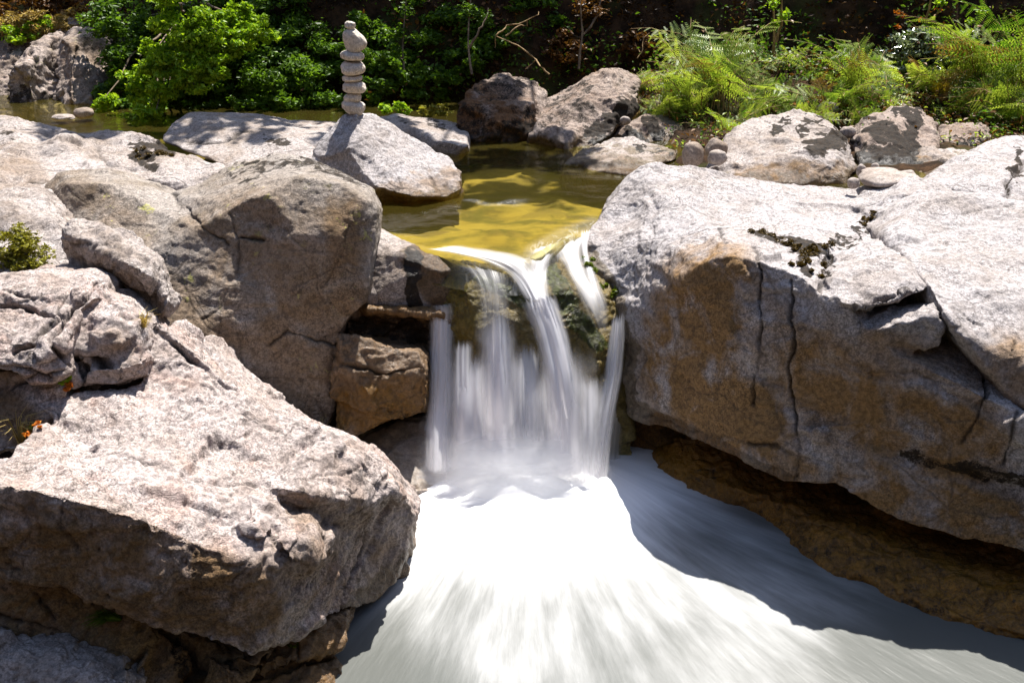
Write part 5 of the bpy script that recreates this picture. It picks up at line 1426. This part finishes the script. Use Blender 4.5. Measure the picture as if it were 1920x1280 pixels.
sapling('thin bare sapling between the tall bracken and the red leaved sapling', [[(1585, 110, 11.3), (1578, 50, 11.4), (1590, -40, 11.6)], [(1580, 60, 11.4), (1555, 25, 11.5), (1550, -10, 11.5)]], [(1560, 10, 11.5, 14)], 'dark_leaf', 'bark', .012, 120)
sapling('dim sapling trunk just right of the cairn top', [[(762, 160, 11.2), (755, 80, 11.4), (766, -40, 11.6)]], [(760, 20, 11.5, 18), (750, 60, 11.4, 14)], 'dark_leaf', 'bark', .013, 220)
tubes('x', [([P(0, 0, 5), P(1, 0, 5)], .001)], 'twig')
bpy.data.objects.remove(bpy.data.objects['x'])


def branch(label, paths, r=.009):
    b = P(*paths[0][0])
    lst = []
    for pl in paths:
        pts = [P(*q) for q in pl]
        f = []
        for a_, b_ in zip(pts[:-1], pts[1:]):
            f += wig(a_, b_, 5, .015)[:-1]
        f.append(pts[-1])
        lst.append((f, list(np.linspace(r, r * .4, len(f)))))
    o = tubes('dead_branch', lst, 'twig', None, b)
    o.location = b
    tag(o, label, 'branch', 'dead branches against the dark bank')


branch('long bare forked branch hanging above the mossy boulder', [[(1030, 140, 10.4), (1005, 112, 10.5), (970, 85, 10.6), (930, 68, 10.7), (928, 90, 10.7)], [(930, 68, 10.7), (950, 48, 10.8), (985, 40, 10.9), (1010, 22, 11.0)], [(948, 68, 10.75), (975, 48, 10.85), (988, 40, 10.9)], [(1005, 112, 10.5), (985, 130, 10.5)]])
branch('short bare twig on the dark bank right of the forked branch', [[(1195, 110, 11.3), (1205, 85, 11.4), (1218, 62, 11.5)], [(1200, 98, 11.35), (1190, 80, 11.4)]], .006)
branch('bare twig slanting at the top of the dark bank', [[(1280, 40, 11.9), (1300, 22, 12.0), (1325, 5, 12.1)]], .007)

# --- small plants on the near rocks, set on to the surface the ray meets
dg = bpy.context.evaluated_depsgraph_get()
dg.update()


def hit(u, v):
    x, y, z = ray(u, v)
    ok, loc, nor, *_ = S.ray_cast(dg, Vector((0, 0, CAMZ)), Vector((x, y, z)).normalized())
    return loc, nor


def tuft(name, label, cat, u, v, n, L, mat, lean_=(0, 0), wd=.006, spread_=.5, group=None):
    b, _ = hit(u, v)
    az = RS.uniform(0, 2 * PI, n)
    k_ = RS.uniform(.2, 1, n) * spread_
    ln = L * RS.uniform(.6, 1.15, n)
    d = np.stack([np.cos(az) * k_ + lean_[0], np.sin(az) * k_ + lean_[1], np.ones(n)], 1)
    s = np.stack([-np.sin(az), np.cos(az), 0 * az], 1) * wd
    b0 = np.stack([np.cos(az), np.sin(az), 0 * az], 1) * (RS.uniform(0, .02, n))[:, None]
    m1 = b0 + unit(d) * ln[:, None] * .55
    d2 = unit(d + np.stack([d[:, 0] * 1.5, d[:, 1] * 1.5, -1.1 + 0 * az], 1) * .8)
    tip = m1 + d2 * ln[:, None] * .5
    V = np.stack([b0 - s, b0 + s, m1 + s * .8, m1 - s * .8, tip], 1).reshape(-1, 3)
    i = np.arange(n) * 5
    fc = [tuple(q) for q in np.stack([i, i + 1, i + 2, i + 3], 1)] + [tuple(q) for q in np.stack([i + 3, i + 2, i + 4], 1)]
    o = add(name, make_mesh(name, V, fc, M[mat], False, None, {'tint': np.repeat(RS.uniform(0, 1, n), 5)}), None, b)
    tag(o, label, cat, group)


def cushion(name, label, cat, pl, r, n, size, mat, high=1.0, group=None, up=.3):
    pts = []
    for u, v in pl:
        c, nn = hit(u, v)
        rr = r * c.y / F
        for _ in range(4):
            off = Vector(RS.normal(size=3) * rr * .8)
            off -= nn * off.dot(nn)
            pts.append(blob_points((c + off + nn * rr * .1)[:], rr * RS.uniform(.35, .9), n // len(pl) // 4, .1, (1, 1, high * .7)))
    pts = np.concatenate(pts)
    c, _ = hit(*pl[0])
    o = leaves(name, pts, size, mat, None, up, .6, None, c)
    o.location = c
    tag(o, label, cat, group)


heather_base, _ = hit(40, 505)
bush('heather_bush', 'yellow green heather bush on the rock at the left edge', 'bush', [(15, 470, heather_base.y + .05, 42), (55, 465, heather_base.y + .08, 36), (75, 490, heather_base.y + .02, 24), (30, 440, heather_base.y + .12, 26), (-20, 480, heather_base.y + .05, 40), (50, 500, heather_base.y - .02, 26)],
     'heather', 4200, .024, None, heather_base[:], nsub=22, up=.3, stems=False)
cushion('moss_cushion', 'dark brown moss growing in the long crack on top of the huge boulder', 'moss', [(1412, 432), (1430, 438), (1452, 446), (1470, 454), (1490, 460), (1508, 466), (1530, 468), (1548, 462)], 11, 2600, .016, 'moss_leaf')
cushion('moss_cushion', 'dark moss clump hanging where the cracks meet on the huge boulder', 'moss', [(1505, 478), (1512, 492), (1520, 480), (1498, 500), (1545, 500), (1540, 520)], 11, 1800, .016, 'moss_leaf')
cushion('moss_cushion', 'bright green moss at the left foot of the huge boulder beside the lip', 'moss', [(1106, 492), (1112, 500), (1120, 512), (1138, 540), (1150, 552)], 9, 1400, .018, 'green_moss')
cushion('moss_cushion', 'black brown moss in the notch behind the granite block', 'moss', [(1640, 402), (1634, 408), (1628, 414), (1621, 420)], 8, 700, .016, 'moss_leaf')
cushion('moss_cushion', 'brown moss patch on the sunlit left slab', 'moss', [(255, 292), (268, 298), (278, 290), (300, 285), (312, 290)], 9, 1000, .02, 'moss_leaf')
cushion('moss_cushion', 'yellow moss tucked in the broken ledge below the foreground boulder', 'moss', [(545, 1205), (556, 1203)], 9, 300, .012, 'green_moss')
cushion('red_plant', 'orange red succulent plant in the crack above the sloping slab', 'plant', [(122, 724), (132, 727), (140, 730)], 12, 520, .016, 'orange_leaf', .7)
cushion('red_plant', 'rusty orange plant low at the left edge beside dry stems', 'plant', [(60, 808), (66, 804), (54, 811)], 11, 320, .016, 'orange_leaf', .7)
cushion('green_sprig', 'small bright green sprig above the orange red plant', 'plant', [(121, 713)], 8, 60, .022, 'bright_leaf')
cushion('green_sprig', 'small green sprig at the left edge near the dry stems', 'plant', [(62, 796)], 8, 50, .022, 'bright_leaf')
tuft('grass_tuft', 'golden dry grass tuft under the knob rock', 'grass', 270, 612, 40, .10, 'straw', (.25, 0), .0025, .45)
tuft('grass_tuft', 'dry straw stems at the left edge above the foreground boulder', 'grass', 40, 830, 40, .22, 'straw', (.1, -.1), .0025, .5)
tuft('grass_tuft', 'dark green grass tuft drooping from the shaded ledge', 'grass', 222, 1160, 110, .16, 'grass_leaf', (-.7, -.9), .003, .5)
